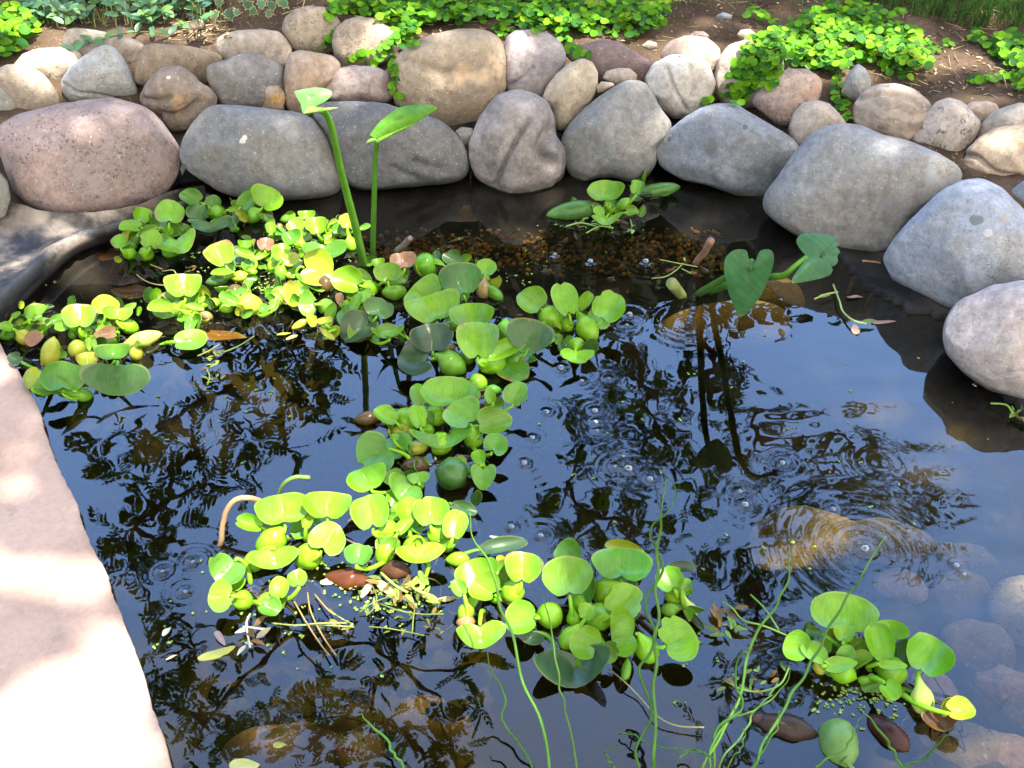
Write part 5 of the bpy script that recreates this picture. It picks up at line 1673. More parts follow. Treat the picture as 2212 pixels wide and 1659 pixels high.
# ------------------------------------------------------------------ ground cover draped over soil and stones
gv = np.stack([gx, gy, gz], -1).reshape(-1, 3)
sel = (np.abs(gv[:, 0]) < 2.6) & (gv[:, 1] < 5)
bv, bf, off = [gv], [f for f in GF.tolist() if sel[f[0]]], len(gv)
for Wd, F in STONE_TRIS:
    bv.append(Wd)
    bf += [[i + off for i in f] for f in F]
    off += len(Wd)
TREE_BVH = BVHTree.FromPolygons([tuple(q) for q in np.concatenate(bv)], bf, all_triangles=False)


def hit(x, y):
    loc, nr, idx, dist = TREE_BVH.ray_cast(CAM, ray(x, y).normalized(), 12)
    return loc, nr


def inpoly(x, y, poly):
    c = False
    n = len(poly)
    for i in range(n):
        x1, y1 = poly[i]
        x2, y2 = poly[(i + 1) % n]
        if (y1 > y) != (y2 > y) and x < (x2 - x1) * (y - y1) / (y2 - y1) + x1:
            c = not c
    return c


def round_leaf(mb, c, nr, rad, col, g, asp=1.0, segs=9):
    x = nr.orthogonal().normalized()
    x.rotate(Matrix.Rotation(g.uniform(0, 6.28), 3, nr))
    y = nr.cross(x)
    cup = g.uniform(-.15, .35) * rad
    V = [tuple(c - nr * cup * .5)]
    for k in range(segs):
        a = k / segs * 2 * math.pi
        rr = rad * (1 - .16 * math.exp(-((a - math.pi) / .5) ** 2) + .06 * math.sin(2 * a))
        V.append(tuple(c + x * (math.cos(a) * rr * asp) + y * (math.sin(a) * rr) + nr * (cup * (.5 + .5 * math.sin(2 * a)))))
    mb.add(V, [(0, 1 + k, 1 + (k + 1) % segs) for k in range(segs)], col)


def ell_leaf(mb, c, ax, nr, L, W, col):
    ax = ax.normalized()
    s_ = ax.cross(nr).normalized()
    n_ = s_.cross(ax)
    rows = []
    V = []
    for i in range(7):
        t = i / 6
        w_ = W * .5 * math.sin(math.pi * min(1, t * .94 + .03)) ** .8 * (1 - .25 * t)
        p = c + ax * (L * t) - n_ * (L * .18 * t * t)
        V += [p - s_ * w_ + n_ * (w_ * .22), p, p + s_ * w_ + n_ * (w_ * .22)]
    F = []
    for i in range(6):
        a = i * 3
        F += [(a, a + 1, a + 4, a + 3), (a + 1, a + 2, a + 5, a + 4)]
    mb.add([tuple(q) for q in V], F, col)


LIME = [(.115, .30, .010), (.16, .36, .010), (.07, .21, .012), (.03, .115, .014), (.21, .38, .015)]


def creeper(label, polys, strands, seed, dens=1.0, size=9.0, dark=.4):
    """creeping round-leaved plant: trailing stems with paired coin leaves"""
    g = random.Random(seed)
    lv, st = MB(), MB()
    first = None

    def node(x, y, lift, az, bright):
        nonlocal first
        loc, nr = hit(x, y)
        if loc is None:
            return None
        nr = (nr * .4 + UP * .6).normalized()
        p = loc + UP * lift
        if first is None:
            first = p.copy()
        s_ = pxs(p)
        rad = size * s_ * g.uniform(.62, 1.2)
        side = Vector((math.cos(az), math.sin(az), 0))
        for sg in (-1, 1):
            lp = p + side * sg * rad * .95 + UP * g.uniform(0, .008)
            n2 = (nr + side * sg * .25 + (CAM - p).normalized() * .25 + rvec(g) * .33).normalized()
            round_leaf(lv, lp, n2, rad, jcol(LIME[min(4, max(0, int(bright + g.uniform(-1.2, 1.2))))] if g.random() > dark else LIME[3 if g.random() < .6 else 2], g, .15), g)
        return p

    def walk(x, y, ang, steps, lift):
        pts = []
        br = g.choice((0, 1, 1, 2, 4))
        for k in range(steps):
            p = node(x, y, lift + .004 * math.sin(k), g.uniform(0, 3.14) if k % 2 else ang + 1.57, br)
            if p is not None and (not pts or (Vector(pts[-1]) - p).length < .12):
                pts.append(tuple(p))
            ang += g.uniform(-.45, .45)
            x += math.cos(ang) * 14
            y += math.sin(ang) * 9
            if polys and not any(inpoly(x, y, q) for q in polys):
                break
        if len(pts) > 2:
            V, F = tube(spline(pts, len(pts) * 3), .0013, 4)
            st.add(V, F, (.20, .26, .06))

    for poly in polys:
        xs, ys = [q[0] for q in poly], [q[1] for q in poly]
        area = abs(sum(poly[i][0] * poly[(i + 1) % len(poly)][1] - poly[(i + 1) % len(poly)][0] * poly[i][1] for i in range(len(poly)))) / 2
        for _ in range(int(area / 260 * dens)):
            for _t in range(30):
                x, y = g.uniform(min(xs), max(xs)), g.uniform(min(ys), max(ys))
                if inpoly(x, y, poly):
                    break
            walk(x, y, g.uniform(0, 6.28), g.randint(2, 6), g.uniform(.002, .045))
    for sp_ in strands:
        pl = spline([(*q, 0) for q in sp_], max(4, int(sum(math.dist(a, b) for a, b in zip(sp_, sp_[1:])) / (size * 1.05))))
        pts = []
        for k, q in enumerate(pl):
            d = pl[min(k + 1, len(pl) - 1)] - pl[max(k - 1, 0)]
            p = node(q[0], q[1], .009, math.atan2(-d[1], d[0]) + 1.57, 1.3)
            if p is not None and (not pts or (Vector(pts[-1]) - p).length < .12):
                pts.append(tuple(p))
        if len(pts) > 2:
            V, F = tube(spline(pts, len(pts) * 3), .0014, 5)
            st.add(V, F, (.22, .28, .07))
    root = empty('creeping_jenny', first)
    tag(root, label, 'ground cover', 'creeping plants spilling over the stones')
    lv.build('foliage', M_COVER, root)
    st.build('runners', M_COVER, root)
    return root


for mk, k_, x_, y_, rp_, colr in (('slate_grey', 1, 1555, 905, 8, (.50, .48, .45)), ('slate_grey', 1, 1568, 882, 7, (.55, .53, .50)), ('pale_blue_granite', 3, 1920, 1335, 16, (.10, .11, .115)), ('pale_blue_granite', 3, 2095, 1320, 10, (.30, .24, .19)),
                                  ('pale_blue_granite', 3, 1995, 1410, 11, (.40, .38, .36)), ('pale_blue_granite', 3, 1750, 1430, 12, (.20, .22, .26)), ('brown_cracked', 1, 1080, 495, 5, (.65, .65, .66)), ('blue_grey', 3, 520, 770, 7, (.07, .07, .07)), ('blue_grey', 3, 62, 840, 7, (.08, .08, .08))):
    loc, nr = hit(*zc_(k_, x_, y_))             # bird droppings and dark inclusions, set on the stone's own surface
    if loc is None:
        continue
    mm = bpy.data.materials['stone_' + mk]
    t = NT.__new__(NT)
    t.m, t.t = mm, mm.node_tree
    t.b = mm.node_tree.nodes['Principled BSDF']
    gpos = t.n('NewGeometry').outputs['Position']
    dn = t.n('VectorMath', operation='DISTANCE')
    t.l(gpos, dn.inputs[0])
    dn.inputs[1].default_value = loc
    rad_ = rp_ * pxs(loc)
    dd_ = t.math('MULTIPLY_ADD', t.noise(gpos, 60, 4), rad_ * 1.6, dn.outputs['Value'])
    msk = t.math('SUBTRACT', 1.0, t.ramp(dd_, rad_ * 1.45, rad_ * 1.75))
    lk = t.b.inputs['Base Color'].links[0].from_socket
    t.l(t.mix(t.math('MULTIPLY', msk, .85), lk, colr), t.b.inputs['Base Color'])

Z2 = lambda pts: [zc_(2, *q) for q in pts]
Z3 = lambda pts: [zc_(3, *q) for q in pts]
Z1 = lambda pts: [zc_(1, *q) for q in pts]
creeper('widest lime green creeper mat, along the back behind the tan boulder',
        [Z2([(150, 20), (500, -20), (1530, -20), (1560, 60), (2000, 60), (2080, 130), (2060, 195), (1860, 245), (1600, 215), (1470, 250), (1400, 200), (1200, 175), (1100, 220), (1030, 178), (820, 172), (640, 200), (600, 260), (520, 290), (430, 260), (480, 180), (340, 105), (200, 120), (90, 150), (80, 60)])],
        [Z2([(470, 230), (420, 280), (330, 330), (260, 340), (200, 375)]), Z2([(440, 270), (390, 340), (330, 385), (290, 350)]), Z2([(480, 260), (430, 320), (455, 400), (490, 470), (480, 545), (530, 600)]), Z2([(430, 330), (480, 390), (490, 440)]), Z2([(110, 215), (60, 270), (85, 300)]),
         Z2([(1440, 230), (1490, 300), (1540, 330), (1620, 350)]), Z2([(1090, 180), (1110, 240)]), Z2([(560, 250), (600, 280), (520, 290)])], 11, 1.35)
creeper('lime green creeper mat hanging over the rough pinkish stone', [Z3([(640, 235), (850, 170), (1000, 110), (1080, 60), (1190, 60), (1200, 115), (1440, 140), (1490, 185), (1560, 260), (1640, 400), (1640, 465), (1560, 470), (1500, 520), (1380, 470), (1280, 420), (1200, 390), (1120, 480), (1020, 470), (960, 430), (720, 460), (600, 590), (470, 640), (420, 600), (420, 500), (520, 380), (500, 330)])],
        [Z3([(1060, 430), (1080, 520), (1090, 600), (1110, 670), (1140, 745)]), Z3([(470, 560), (400, 590), (330, 600), (260, 640)]), Z3([(1600, 330), (1680, 320), (1750, 280)]), Z3([(560, 520), (520, 600), (470, 650)]), Z3([(700, 440), (690, 500), (640, 560)])], 12, 1.3, 9.2)
creeper('lime green creeper trails entering at the right edge', [Z3([(1990, 260), (2070, 230), (2160, 300), (2260, 380), (2260, 600), (2150, 600), (2120, 440), (2020, 340)])],
        [Z3([(1885, 245), (1960, 270), (2050, 330), (2130, 400)]), Z3([(1885, 515), (1960, 505), (2060, 490), (2160, 480)]), Z3([(1900, 210), (1960, 240)])], 13, 1.3, 9.5)
creeper('yellow-green creeper at the left edge behind the sunlit cream stone', [Z1([(-40, 180), (100, 150), (250, 180), (330, 240), (160, 330), (60, 400), (-40, 430)])], [], 14, 1.1, 12, .3)
creeper('thin creeper runner crossing bare soil beyond the pinkish cream stone', [Z3([(490, 170), (560, 100), (640, 110), (720, 150), (640, 185), (540, 180)]), Z3([(-40, 80), (40, 40), (80, 90), (90, 190), (0, 190)])], [], 15, .8, 9, .1)

# periwinkle: glossy dark pointed leaves in pairs on trailing stems
g = random.Random(21)
lv, st = MB(), MB()
lines = [Z1([(480, 350), (560, 310), (660, 285), (800, 245), (940, 232), (1090, 245)]), Z1([(1180, 200), (1090, 170), (1020, 130), (930, 90), (820, 40)]), Z1([(960, 110), (860, 130), (760, 110), (640, 80), (520, 60)])]
for k in range(75):
    x, y = g.uniform(120, 1320), g.uniform(-40, 170) if k % 3 else g.uniform(-40, 80)
    a = g.uniform(0, 6.28)
    lines.append(Z1([(x, y), (x + 60 * math.cos(a), y + 30 * math.sin(a)), (x + 120 * math.cos(a + .3), y + 50 * math.sin(a))]))
p0 = None
for li, ln in enumerate(lines):
    pl = spline([(*q, 0) for q in ln], 8 if li < 3 else 5)
    pts = []
    for k, q in enumerate(pl):
        loc, nr = hit(q[0], q[1])
        if loc is None:
            continue
        p = loc + UP * (.012 if li == 0 else g.uniform(.015, .06))
        p0 = p0 or p
        pts.append(tuple(p))
        s_ = pxs(p)
        az = g.uniform(0, 6.28)
        for sg in (0, math.pi):
            ax = Vector((math.cos(az + sg), math.sin(az + sg), g.uniform(.1, .9)))
            L = g.uniform(22, 34) * s_
            ell_leaf(lv, p, ax, (UP * .7 + (CAM - p).normalized() * .6 + rvec(g) * .3).normalized(), L, L * .52, jcol(g.choice([(.06, .16, .075), (.09, .21, .09), (.045, .12, .06), (.12, .25, .07)]), g, .2))
    if len(pts) > 2:
        V, F = tube(spline(pts, 20), .0016, 5)
        st.add(V, F, (.15, .17, .06))
vin = empty('periwinkle', p0)
tag(vin, 'glossy dark green periwinkle trailing behind the stones at the back left', 'ground cover')
lv.build('foliage', leafy('periwinkle_leaf', .32, .25, veins=False, tint_attr=True), vin)
st.build('runners', M_COVER, vin)

# variegated ivy: lobed grey-green leaves with cream margins
g = random.Random(31)
iv, ib, ist = MB(), MB(), MB()
IVY = [(0, -.5), (.35, -.72), (.62, -.35), (1.0, -.30), (.62, .08), (.55, .42), (.22, .50), (0, 1.05), (-.22, .50), (-.55, .42), (-.62, .08), (-1.0, -.30), (-.62, -.35), (-.35, -.72)]
spots = [(1490, 150, 100, 200), (1395, 200, 70, 190), (1450, 60, 85, 160), (1600, 100, 80, 30), (1690, 90, 75, 300), (1760, 140, 70, 290), (1830, 120, 80, 320), (1740, 190, 55, 260), (1560, 60, 70, 60), (1690, 40, 65, 90), (1420, 100, 60, 170), (1540, 190, 60, 250), (1640, 150, 60, 240), (1810, 60, 60, 20), (1380, 40, 60, 180), (1620, 20, 70, 100)]
p0 = None
for (x, y, sz, rot) in spots:
    loc, nr = hit(*zc_(1, x, y + 10))
    if loc is None:
        continue
    p = loc + UP * g.uniform(.03, .05)
    p0 = p0 or p
    s_ = pxs(p) * .337 * sz * .62
    n = ((CAM - p).normalized() * .6 + UP * .5 + rvec(g) * .25).normalized()
    x_ = UP.cross(n).normalized()
    x_.rotate(Matrix.Rotation(R(rot - 180), 3, n))
    y_ = n.cross(x_) * -1
    V = [tuple(p)] + [tuple(p + x_ * (a * s_) + y_ * (b * s_) + n * (.10 * s_ * (abs(a) + .3 * b))) for a, b in IVY]
    Vi = [tuple(p + n * .0012)] + [tuple(p + x_ * (a * s_ * .84) + y_ * (b * s_ * .84) + n * (.10 * s_ * .84 * (abs(a) + .3 * b) + .0014)) for a, b in IVY]
    m = len(IVY)
    Ft = [(0, 1 + k, 1 + (k + 1) % m) for k in range(m)]
    iv.add(V, Ft, (.42, .44, .24))
    iv.add(Vi, Ft, jcol((.085, .155, .085), g, .2))
    V, F = limb(tuple(p), tuple(loc + Vector((g.uniform(-.02, .02), .02, 0))), .0014, .0012, 6, .1, g)
    ist.add(V, F, (.2, .14, .1))
ivy = empty('ivy', p0)
tag(ivy, 'variegated ivy with cream-edged lobed leaves over the mottled pale stone', 'ivy')
iv.build('foliage', M_COVER, ivy)
ist.build('runners', M_COVER, ivy)

# grass: a drooping edge of lawn at the top right, thin tufts at the back left
g = random.Random(41)
gb = MB()


def grass_blade(p, L, az, lean, wd, col):
    d = Vector((math.cos(az), math.sin(az), 0))
    s_ = d.cross(UP)
    V = []
    for i in range(5):
        t = i / 4
        q = p + d * (L * lean * t * t) + UP * (L * (t - .55 * lean * t * t))
        w_ = wd * (1 - t * .95)
        V += [tuple(q - s_ * w_), tuple(q + s_ * w_)]
    gb.add(V, [(2 * i, 2 * i + 1, 2 * i + 3, 2 * i + 2) for i in range(4)], col)


for k in range(2600):
    x, y = g.uniform(1780, 2320), g.uniform(-70, 60)
    lim = 8 + max(0, x - 1850) * .22
    if y > lim + 6 * noise.noise((x * .03, 0, 0)):
        continue
    loc, nr = hit(x, y)
    if loc is None:
        continue
    grass_blade(loc, g.uniform(.05, .13), g.uniform(3.4, 6.0), g.uniform(.3, 1.0), g.uniform(.0014, .0026), jcol((.05, .13, .03) if g.random() < .8 else (.14, .22, .07), g, .3))
for k in range(900):
    x, y = g.gauss(120, 160), g.uniform(-60, 60)
    loc, nr = hit(x, y)
    if loc is None or x > 700:
        continue
    grass_blade(loc, g.uniform(.04, .12), g.uniform(0, 6.28), g.uniform(.2, .9), g.uniform(.0012, .0024), jcol((.12, .20, .05) if g.random() < .6 else (.34, .30, .14), g, .3))
for k in range(300):
    x, y = g.uniform(1350, 1950), g.uniform(-60, 14)
    loc, nr = hit(x, y)
    if loc is None:
        continue
    grass_blade(loc, g.uniform(.03, .08), g.uniform(0, 6.28), g.uniform(.2, .9), g.uniform(.001, .002), jcol((.08, .17, .05), g, .3))
tag(gb.build('grass', M_GRASS), 'green grass at the far edge of the soil', 'grass', kind='stuff')

# dry straw, crumbs and leaf scraps on the soil
lb = MB()
for k in range(1500):
    x, y = g.uniform(-40, 2250), abs(g.gauss(0, 70)) - 60
    if g.random() < .12:
        x, y = g.uniform(380, 500), g.uniform(40, 90)
    if g.random() < .12:
        x, y = g.uniform(1850, 2230), g.uniform(60, 210)
    loc, nr = hit(x, y)
    if loc is None or nr.z < .8:
        continue
    a = g.uniform(0, 6.28)
    ax = Vector((math.cos(a), math.sin(a), g.uniform(-.1, .3)))
    if g.random() < .5:
        V, F = tube([tuple(loc + UP * .003), tuple(loc + UP * .005 + ax * g.uniform(.01, .05))], g.uniform(.0005, .001), 4)
        lb.add(V, F, jcol((.42, .33, .18), g, .3))
    else:
        ell_leaf(lb, loc + UP * .003, ax, (UP + rvec(g) * .4).normalized(), g.uniform(.008, .02), g.uniform(.004, .009), jcol(g.choice([(.30, .20, .10), (.10, .06, .035), (.45, .36, .22), (.05, .035, .025)]), g, .3))
tag(lb.build('leaf_litter', M_DRY), 'dry straw and leaf scraps scattered over the soil', 'leaf litter', kind='stuff')

# ------------------------------------------------------------------ gravel on the underwater shelf
g = random.Random(61)
pb_ = MB()
bm = bmesh.new()
bmesh.ops.create_icosphere(bm, subdivisions=1, radius=1)
pv = [v.co.copy() for v in bm.verts]
pf = [[v.index for v in f.verts] for f in bm.faces]
bm.free()
n_ = 0
while n_ < 1150:
    x, y = g.uniform(780, 1560), g.gauss(545, 26)
    if y < 495 + max(0, 900 - x) * .1 or y > 600:
        continue
    q = P(x, y, -.09)
    d = sdist([q.x], [q.y])
    zf_ = float(floor_z(d, np.array([q.x]), np.array([q.y]))[0])
    p = P(x, y, zf_ + .004)
    rr = g.uniform(.0035, .009)
    rot = Matrix.Rotation(g.uniform(0, 6), 3, rvec(g))
    sc_ = Vector((1, g.uniform(.6, 1), g.uniform(.5, .8))) * rr
    V = [tuple(p + rot @ Vector((v.x * sc_.x, v.y * sc_.y, v.z * sc_.z)) * (1 + .2 * noise.noise(v * 2 + p * 40))) for v in pv]
    pb_.add(V, pf, jcol(g.choice([(.27, .14, .04), (.22, .12, .045), (.22, .14, .06), (.16, .12, .06), (.36, .21, .07)]), g, .3))
    n_ += 1
tag(pb_.build('gravel', M_DRY), 'orange-brown gravel on the underwater shelf', 'gravel', kind='stuff')

# ------------------------------------------------------------------ duckweed and crumbs afloat
db = MB()
clusters = [(690, 560, 60, 20, 60), (590, 620, 50, 16, 70), (650, 640, 40, 20, 40), (330, 640, 60, 14, 20), (850, 1290, 120, 40, 110), (870, 1010, 50, 20, 50), (470, 560, 90, 30, 30), (700, 1220, 80, 20, 30),
            (1110, 600, 40, 20, 15), (1860, 1510, 90, 30, 90), (1300, 480, 90, 14, 20), (60, 850, 30, 20, 8), (500, 870, 160, 120, 30), (600, 1350, 200, 100, 40), (1350, 850, 300, 200, 26), (1750, 1100, 300, 250, 24), (1500, 1400, 200, 120, 22), (80, 610, 40, 12, 10), (1050, 560, 200, 60, 16)]
for (cx, cy, sx_2, sy_2, num) in clusters:
    for k in range(num):
        x, y = g.gauss(cx, sx_2 * .6), g.gauss(cy, sy_2 * .6)
        p = P(x, y, .0015)
        if sdist([p.x], [p.y])[0] < .02:
            continue
        for h in range(g.choice((1, 1, 2, 3))):
            round_leaf(db, p + Vector((g.uniform(-.003, .003), g.uniform(-.003, .003), 0)), (UP + rvec(g) * .12).normalized(), g.uniform(.0012, .0026), jcol(g.choice([(.20, .33, .05), (.27, .35, .09), (.15, .27, .04)]), g, .2), g, segs=6)
tag(db.build('duckweed', M_COVER), 'tiny pale green duckweed specks on the water', 'duckweed', kind='stuff')


# ------------------------------------------------------------------ bubbles
def bubble_mat():
    t = NT('bubble_film')
    t.t.nodes.remove(t.b)
    lw = t.n('LayerWeight', Blend=.35)
    tr = t.n('BsdfTransparent')
    gl = t.n('BsdfGlossy')
    gl.inputs['Roughness'].default_value = .04
    f = t.math('MULTIPLY_ADD', lw.outputs['Facing'], .75, .10, clamp=True)
    ms = t.n('MixShader')
    t.l(f, ms.inputs[0])
    t.l(tr.outputs[0], ms.inputs[1])
    t.l(gl.outputs[0], ms.inputs[2])
    t.l(ms.outputs[0], t.out.inputs['Surface'])
    return t.m


M_BUB = bubble_mat()
BL = ['bubble by itself level with the brown stick', 'bubble midway between the stick and the gravel', 'faint bubble nearest the gravel', 'big upper bubble right of the four-leaf hyacinth', 'little bubble touching the big one right of the four-leaf hyacinth',
      'upper bubble of the vertical trio at mid pond', 'middle bubble of the vertical trio at mid pond', 'single bubble left of the trio', 'lowest small bubble of the trio', 'bubble off the right side of the mid-pond hyacinth', 'bubble beneath the lower leaf of the four-leaf hyacinth',
      'bubble right of the brown-tipped bladder', 'left of two tiny bubbles below the four-leaf hyacinth', 'right of two tiny bubbles below the four-leaf hyacinth', 'largest bubble of the cluster left of the corkscrew tips', 'tiny bubble beside the largest in its cluster', 'right-hand bubble of the cluster by the corkscrew tips',
      'left of two bubbles above the spreading hyacinth', 'right of two bubbles above the spreading hyacinth', 'small bubble over the mirrored heart leaf', 'bubble just under the mirrored heart leaf', 'big bubble in the centre of the ripple rings', 'bubble right of the ripple rings', 'small dim bubble below the one right of the rings',
      'upper bubble of three near the slab', 'middle bubble of three near the slab', 'lower bubble nearest the slab', 'bubble at the end of the long mirrored stem', 'bubble beside the whitish pink boulder', 'bubble above the ripple rings']
for (x, y, r_px), lab in zip(BUBBLES, BL):
    c = P(x, y, 0)
    rr = r_px * .85 * pxs(c)
    V, F = [], []
    N1, N2 = 7, 18
    for i in range(N1):
        a = i / (N1 - 1) * math.pi / 2
        for j in range(N2):
            b = j / N2 * 2 * math.pi
            V.append(tuple(c + Vector((math.cos(a) * math.cos(b), math.cos(a) * math.sin(b), math.sin(a) * .85)) * rr))
    for i in range(N1 - 1):
        for j in range(N2):
            k = (j + 1) % N2
            F.append((i * N2 + j, i * N2 + k, (i + 1) * N2 + k, (i + 1) * N2 + j))
    tag(mobj('bubble', V, F, M_BUB), 'clear ' + lab, 'bubble', 'bubbles on the water')

# ------------------------------------------------------------------ sticks, scraps and fallen leaves afloat
M_STICK = simple('wet_stick', (.16, .075, .04), (.26, .15, .09), 40, .6, 60, .6, .003)


def stick(label, pts, r0, r1, name='stick', mat=M_STICK, col=None, cat='stick'):
    sp_ = spline([tuple(q) for q in pts], 16)
    sp_ = np.array([q + .0012 * np.array(noise.noise_vector(Vector(q) * 60)) for q in sp_])
    V, F = tube(sp_, np.linspace(r0, r1, 16), 9)
    o = mobj(name, V, F, mat)
    if col:
        o.color = (*col, 1)
    return tag(o, label, cat)


stick('reddish brown broken stick poking out of the water behind the heart-leaved plant', [hp(6, 375, 350, -.03), hp(6, 385, 320, .01), hp(6, 425, 270, .045), hp(6, 465, 205, .09)], .006, .0085)
stick('purplish dead stalk stub leaning above the gravel', [hp(11, 1500, 590, -.02), hp(11, 1580, 520, .012), hp(11, 1650, 440, .04), hp(11, 1690, 400, .055)], .009, .006, mat=simple('dead_stalk', (.12, .075, .08), (.22, .19, .12), 30, .6))
stick('curled pinkish brown stalk looping out of the water', [hp(7, 590, 178, .05), hp(7, 520, 152, .065), hp(7, 440, 162, .065), hp(7, 390, 218, .05), hp(7, 366, 300, .03), hp(7, 360, 390, .008), hp(7, 340, 430, -.01)], .0045, .0042, 'curled_stalk', simple('pink_stalk', (.30, .17, .09), (.36, .24, .12), 20, .4), cat='stalk')
stick('thin green arching stalk above the whitened hyacinth', [hp(7, 850, 42, .04), hp(7, 780, 36, .05), hp(7, 715, 66, .045), hp(7, 678, 132, .02)], .004, .003, 'arching_stalk', M_STALK, (.18, .30, .07), cat='stalk')
stick('reddish twig flake on the liner below the largest grey boulder', [hp(6, 1305, 318, .016), hp(6, 1360, 320, .018), hp(6, 1408, 330, .016)], .0028, .002)


def fallen(label, zoom, x, y, L, ang, col, asp=.42, name='fallen_leaf', z=.003):
    gg = random.Random(int(x * 7 + y))
    px, py = zc_(zoom, x, y)
    c = P(px, py, z)
    s_ = pxs(c) * zs(zoom)
    ax = Vector((math.cos(R(ang)), math.sin(R(ang)), 0))
    base = c - ax * (L * s_ / 2)
    V, F, uv = blade_mesh(base, base + ax * (L * s_), (UP + rvec(gg) * .15).normalized(), L * s_ * asp, gg.uniform(-.3, .4), gg.uniform(-.2, .2), .05, int(x), .25)
    o = mobj(name, V, F, M_LEAF, origin=tuple(c), uv=uv)
    o.color = (*col, 1)
    o['wear'] = gg.choice((.1, .35))
    return tag(o, label, 'fallen leaf', 'fallen leaves adrift')


fallen('yellow-green torn leaf drifting left of the debris', 7, 320, 1022, 190, 18, (.45, .46, .10), .3)
fallen('lilac-grey shrivelled leaf above the yellow-green torn one', 7, 350, 930, 110, -52, (.30, .22, .25), .34)
fallen('small white leaf scrap near the slab', 7, 52, 900, 60, 60, (.55, .52, .46), .6)
fallen('tan leaf flake lying along the slab side', 7, 78, 1040, 60, 35, (.45, .33, .22), .2)
fallen('pinkish dry leaf on the sunlit sprigs', 7, 1165, 665, 110, 62, (.50, .33, .25), .36)
fallen('yellowish ragged leaf among the sunlit sprigs', 7, 1285, 655, 160, -35, (.48, .44, .16), .4)
fallen('brown-yellow leaf at the right end of the sprigs', 7, 1620, 712, 110, 12, (.42, .30, .10), .34)
fallen('olive leaf below the brown-yellow one', 7, 1510, 700, 120, -22, (.30, .27, .08), .3)
fallen('narrow yellow leaf under the first sprig', 7, 1220, 745, 90, -70, (.40, .38, .10), .3)
fallen('thin pale leaf tip behind the debris', 7, 960, 615, 100, 20, (.50, .46, .22), .45)
fallen('greyish scrap floating right of the bubbles', 8, 330, 300, 75, -8, (.34, .36, .28), .3)
fallen('pink leaf lying on the water beside the right sprig', 6, 1260, 518, 90, 12, (.34, .20, .17), .3)
fallen('long brownish pink leaf near the whitish boulder', 6, 1420, 655, 130, 5, (.32, .18, .15), .25)
fallen('standing pinkish leaf below the right sprig', 6, 1268, 700, 75, 85, (.30, .20, .15), .6)
fallen('yellow spent leaf below the spotted cluster', 11, 190, 1530, 150, 8, (.46, .48, .05), .35)
fallen('second yellow spent leaf, browner, right of the first', 11, 290, 1570, 130, 30, (.42, .36, .06), .35)
fallen('drowned rusty leaf under water by the liner', 10, 190, 950, 330, 60, (.16, .07, .025), .6, z=-.02)
fallen('drowned orange-brown leaf under the sunlit clump', 10, 430, 1400, 420, 5, (.20, .09, .03), .6, z=-.025)
fallen('wide drowned amber leaf below the rotting bladder', 12, 2230, 690, 420, -6, (.22, .11, .02), .5, z=-.015)
fallen('drowned yellow leaf on the bottom stones', 7, 650, 1460, 170, 20, (.30, .22, .03), .4, z=-.1)
fallen('drowned red leaf sliver on the bottom stones', 7, 1060, 1560, 150, -10, (.30, .07, .03), .22, z=-.1)
fallen('drowned orange leaf deep at the bottom edge', 7, 800, 1420, 130, 15, (.34, .16, .03), .35, z=-.1)
fallen('pale round leaf at the very bottom edge', 7, 480, 1645, 150, 5, (.42, .44, .16), .5)
fallen('green oval leaf floating over the brown stone at the bottom', 7, 680, 1528, 70, 5, (.28, .32, .05), .5)


def sprig(label, zoom, lines, leaves, col=(.20, .32, .06), r=.0016, seed=0):
    gg = random.Random(seed)
    p0 = P(*zc_(zoom, *lines[0][0]), .004)
    root = empty('water_weed', p0)
    tag(root, label, 'water weed', 'loose sprigs of water weed')
    sb, lb_ = MB(), MB()
    for ln in lines:
        pts = [tuple(P(*zc_(zoom, *q), .005 + .008 * abs(math.sin(k * 1.7)))) for k, q in enumerate(ln)]
        V, F = tube(spline(pts, 6 * len(pts)), r, 6)
        sb.add(V, F)
    st_ = sb.build('stem', M_STALK, root)
    st_.color = (*col, 1)
    for (x, y, L, ang) in leaves:
        p = P(*zc_(zoom, x, y), .008)
        s_ = pxs(p) * zs(zoom)
        ax = Vector((math.cos(R(ang)), math.sin(R(ang)), .25))
        ell_leaf(lb_, p, ax, (UP + rvec(gg) * .35).normalized(), L * s_, L * s_ * .42, jcol(col if gg.random() < .6 else (.16, .10, .035), gg, .4))
    if leaves:
        lb_.build('foliage', M_COVER, root)
    return root


def rl(n, x0, x1, y0, y1, L0, L1, seed):
    gg = random.Random(seed)
    return [(gg.uniform(x0, x1), gg.uniform(y0, y1), gg.uniform(L0, L1), gg.uniform(0, 360)) for _ in range(n)]


sprig('long straw-pale sprig lying across the sunlit debris', 7, [[(640, 850), (760, 862), (900, 860), (1100, 872)], [(760, 868), (900, 852), (1060, 850)]], rl(6, 1000, 1120, 850, 890, 30, 60, 1), (.20, .23, .055), .0012, 1)
sprig('tangled leafy sprig in the middle of the sunlit debris', 7, [[(1200, 640), (1225, 700), (1215, 760), (1180, 800)], [(1130, 790), (1200, 740), (1300, 700)], [(1180, 870), (1290, 880), (1400, 900), (1490, 920)], [(1240, 740), (1350, 780), (1470, 800), (1600, 800)], [(1440, 760), (1430, 830), (1425, 900)], [(1100, 860), (1020, 820), (960, 770)]],
      rl(24, 1120, 1600, 690, 920, 22, 60, 2) + rl(12, 1180, 1420, 600, 720, 35, 80, 3), (.10, .14, .025), .0010, 2)
sprig('bright green weed shoots beside the reddish brown bladder', 7, [[(1250, 570), (1330, 640), (1400, 680)], [(1400, 600), (1440, 660), (1540, 700)]], rl(22, 1330, 1520, 620, 730, 40, 95, 4), (.24, .42, .06), .002, 3)
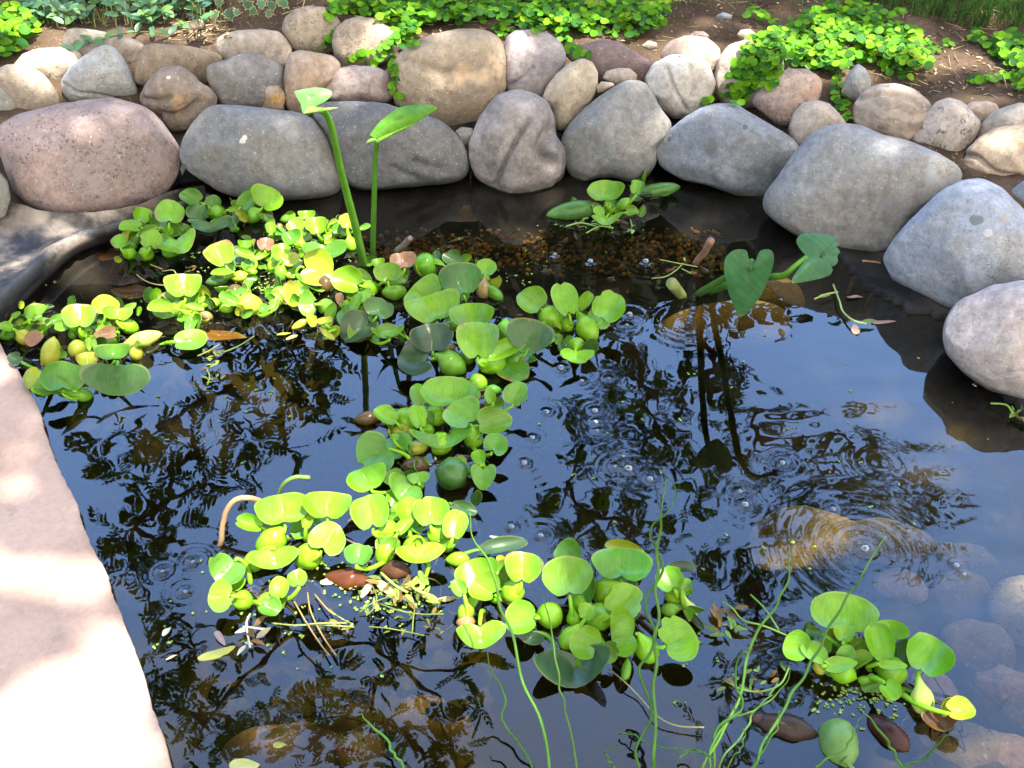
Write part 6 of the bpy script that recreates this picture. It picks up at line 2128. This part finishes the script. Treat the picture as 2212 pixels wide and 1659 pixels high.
sprig('thin brown root strands running down from the debris', 7, [[(840, 680), (860, 790), (930, 930), (1000, 1030)], [(760, 720), (830, 840), (900, 950), (960, 1030)], [(880, 690), (960, 780), (1040, 830)]], [], (.26, .17, .06), .0012, 4)
sprig('white withered sprig below the small outlying hyacinth', 7, [[(520, 800), (500, 850), (510, 930), (520, 985)], [(480, 870), (560, 880), (620, 885)]], rl(9, 470, 560, 850, 980, 50, 100, 5), (.42, .42, .30), .0016, 5)
sprig('leafy sprig right of the spreading hyacinth', 9, [[(210, 560), (280, 600), (350, 680), (480, 715), (640, 780)], [(400, 510), (500, 610), (590, 750)]], rl(16, 170, 340, 600, 790, 60, 110, 6), (.12, .24, .04), .0014, 6)
sprig('sprig with seed leaves among the right rush stems', 9, [[(230, 1080), (350, 1140), (480, 1150), (600, 1100), (660, 980)], [(520, 1180), (580, 1100)]], rl(16, 220, 640, 1010, 1180, 45, 80, 7), (.12, .22, .05), .0014, 7)
sprig('curved bare sprig with pale tips near the right boulders', 6, [[(1145, 448), (1180, 540), (1200, 600), (1260, 650), (1330, 668)], [(1040, 530), (1100, 505), (1170, 490)]], [(1060, 520, 70, 10), (1300, 660, 90, 5)], (.26, .34, .12), .002, 8)
sprig('tiny leafy sprig behind the cut stem', 6, [[(135, 415), (210, 405), (270, 370), (310, 330)], [(180, 310), (280, 330), (390, 350)], [(300, 360), (350, 385)]], [(215, 375, 60, 10), (320, 320, 40, 90), (330, 385, 60, -10), (250, 360, 40, 30)], (.24, .30, .08), .0014, 9)
sprig('weed strands caught below the amber drowned leaf', 12, [[(1990, 1300 - 1300 + 900), (2100, 850), (2212, 780)], [(2080, 1030), (2110, 1100), (2090, 1190)], [(2230, 870), (2400, 800), (2560, 700)]], rl(26, 2060, 2260, 830, 1200, 40, 90, 10), (.20, .26, .06), .0013, 10)
sprig('weed fringe under the stray hyacinth', 2, [[(1480, 1330), (1570, 1310), (1660, 1330)], [(1600, 1370), (1680, 1330), (1760, 1340)], [(1860, 1290), (1870, 1330)]], rl(18, 1520, 1880, 1290, 1350, 30, 60, 11), (.20, .32, .08), .0018, 11)
sprig('pale root tail trailing left of the sunlit clump', 10, [[(500, 1200), (580, 1260), (700, 1310), (860, 1330)], [(660, 1080), (800, 1135)], [(800, 1160), (930, 1150), (975, 1220)]], rl(8, 1080, 1240, 1060, 1180, 40, 70, 12), (.24, .23, .08), .0014, 12)
sprig('green weed tuft at the right frame edge', 6, [[(2020, 1110), (2110, 1120), (2160, 1180), (2250, 1200)]], rl(10, 2130, 2230, 1140, 1200, 40, 70, 13), (.16, .30, .05), .0018, 13)
sprig('thin pale root running from the waterlogged leaf toward the bottom', 8, [[(1000, 1075), (1090, 1150), (1180, 1240), (1280, 1350), (1400, 1410), (1560, 1420)]], [], (.20, .20, .07), .0011, 14)
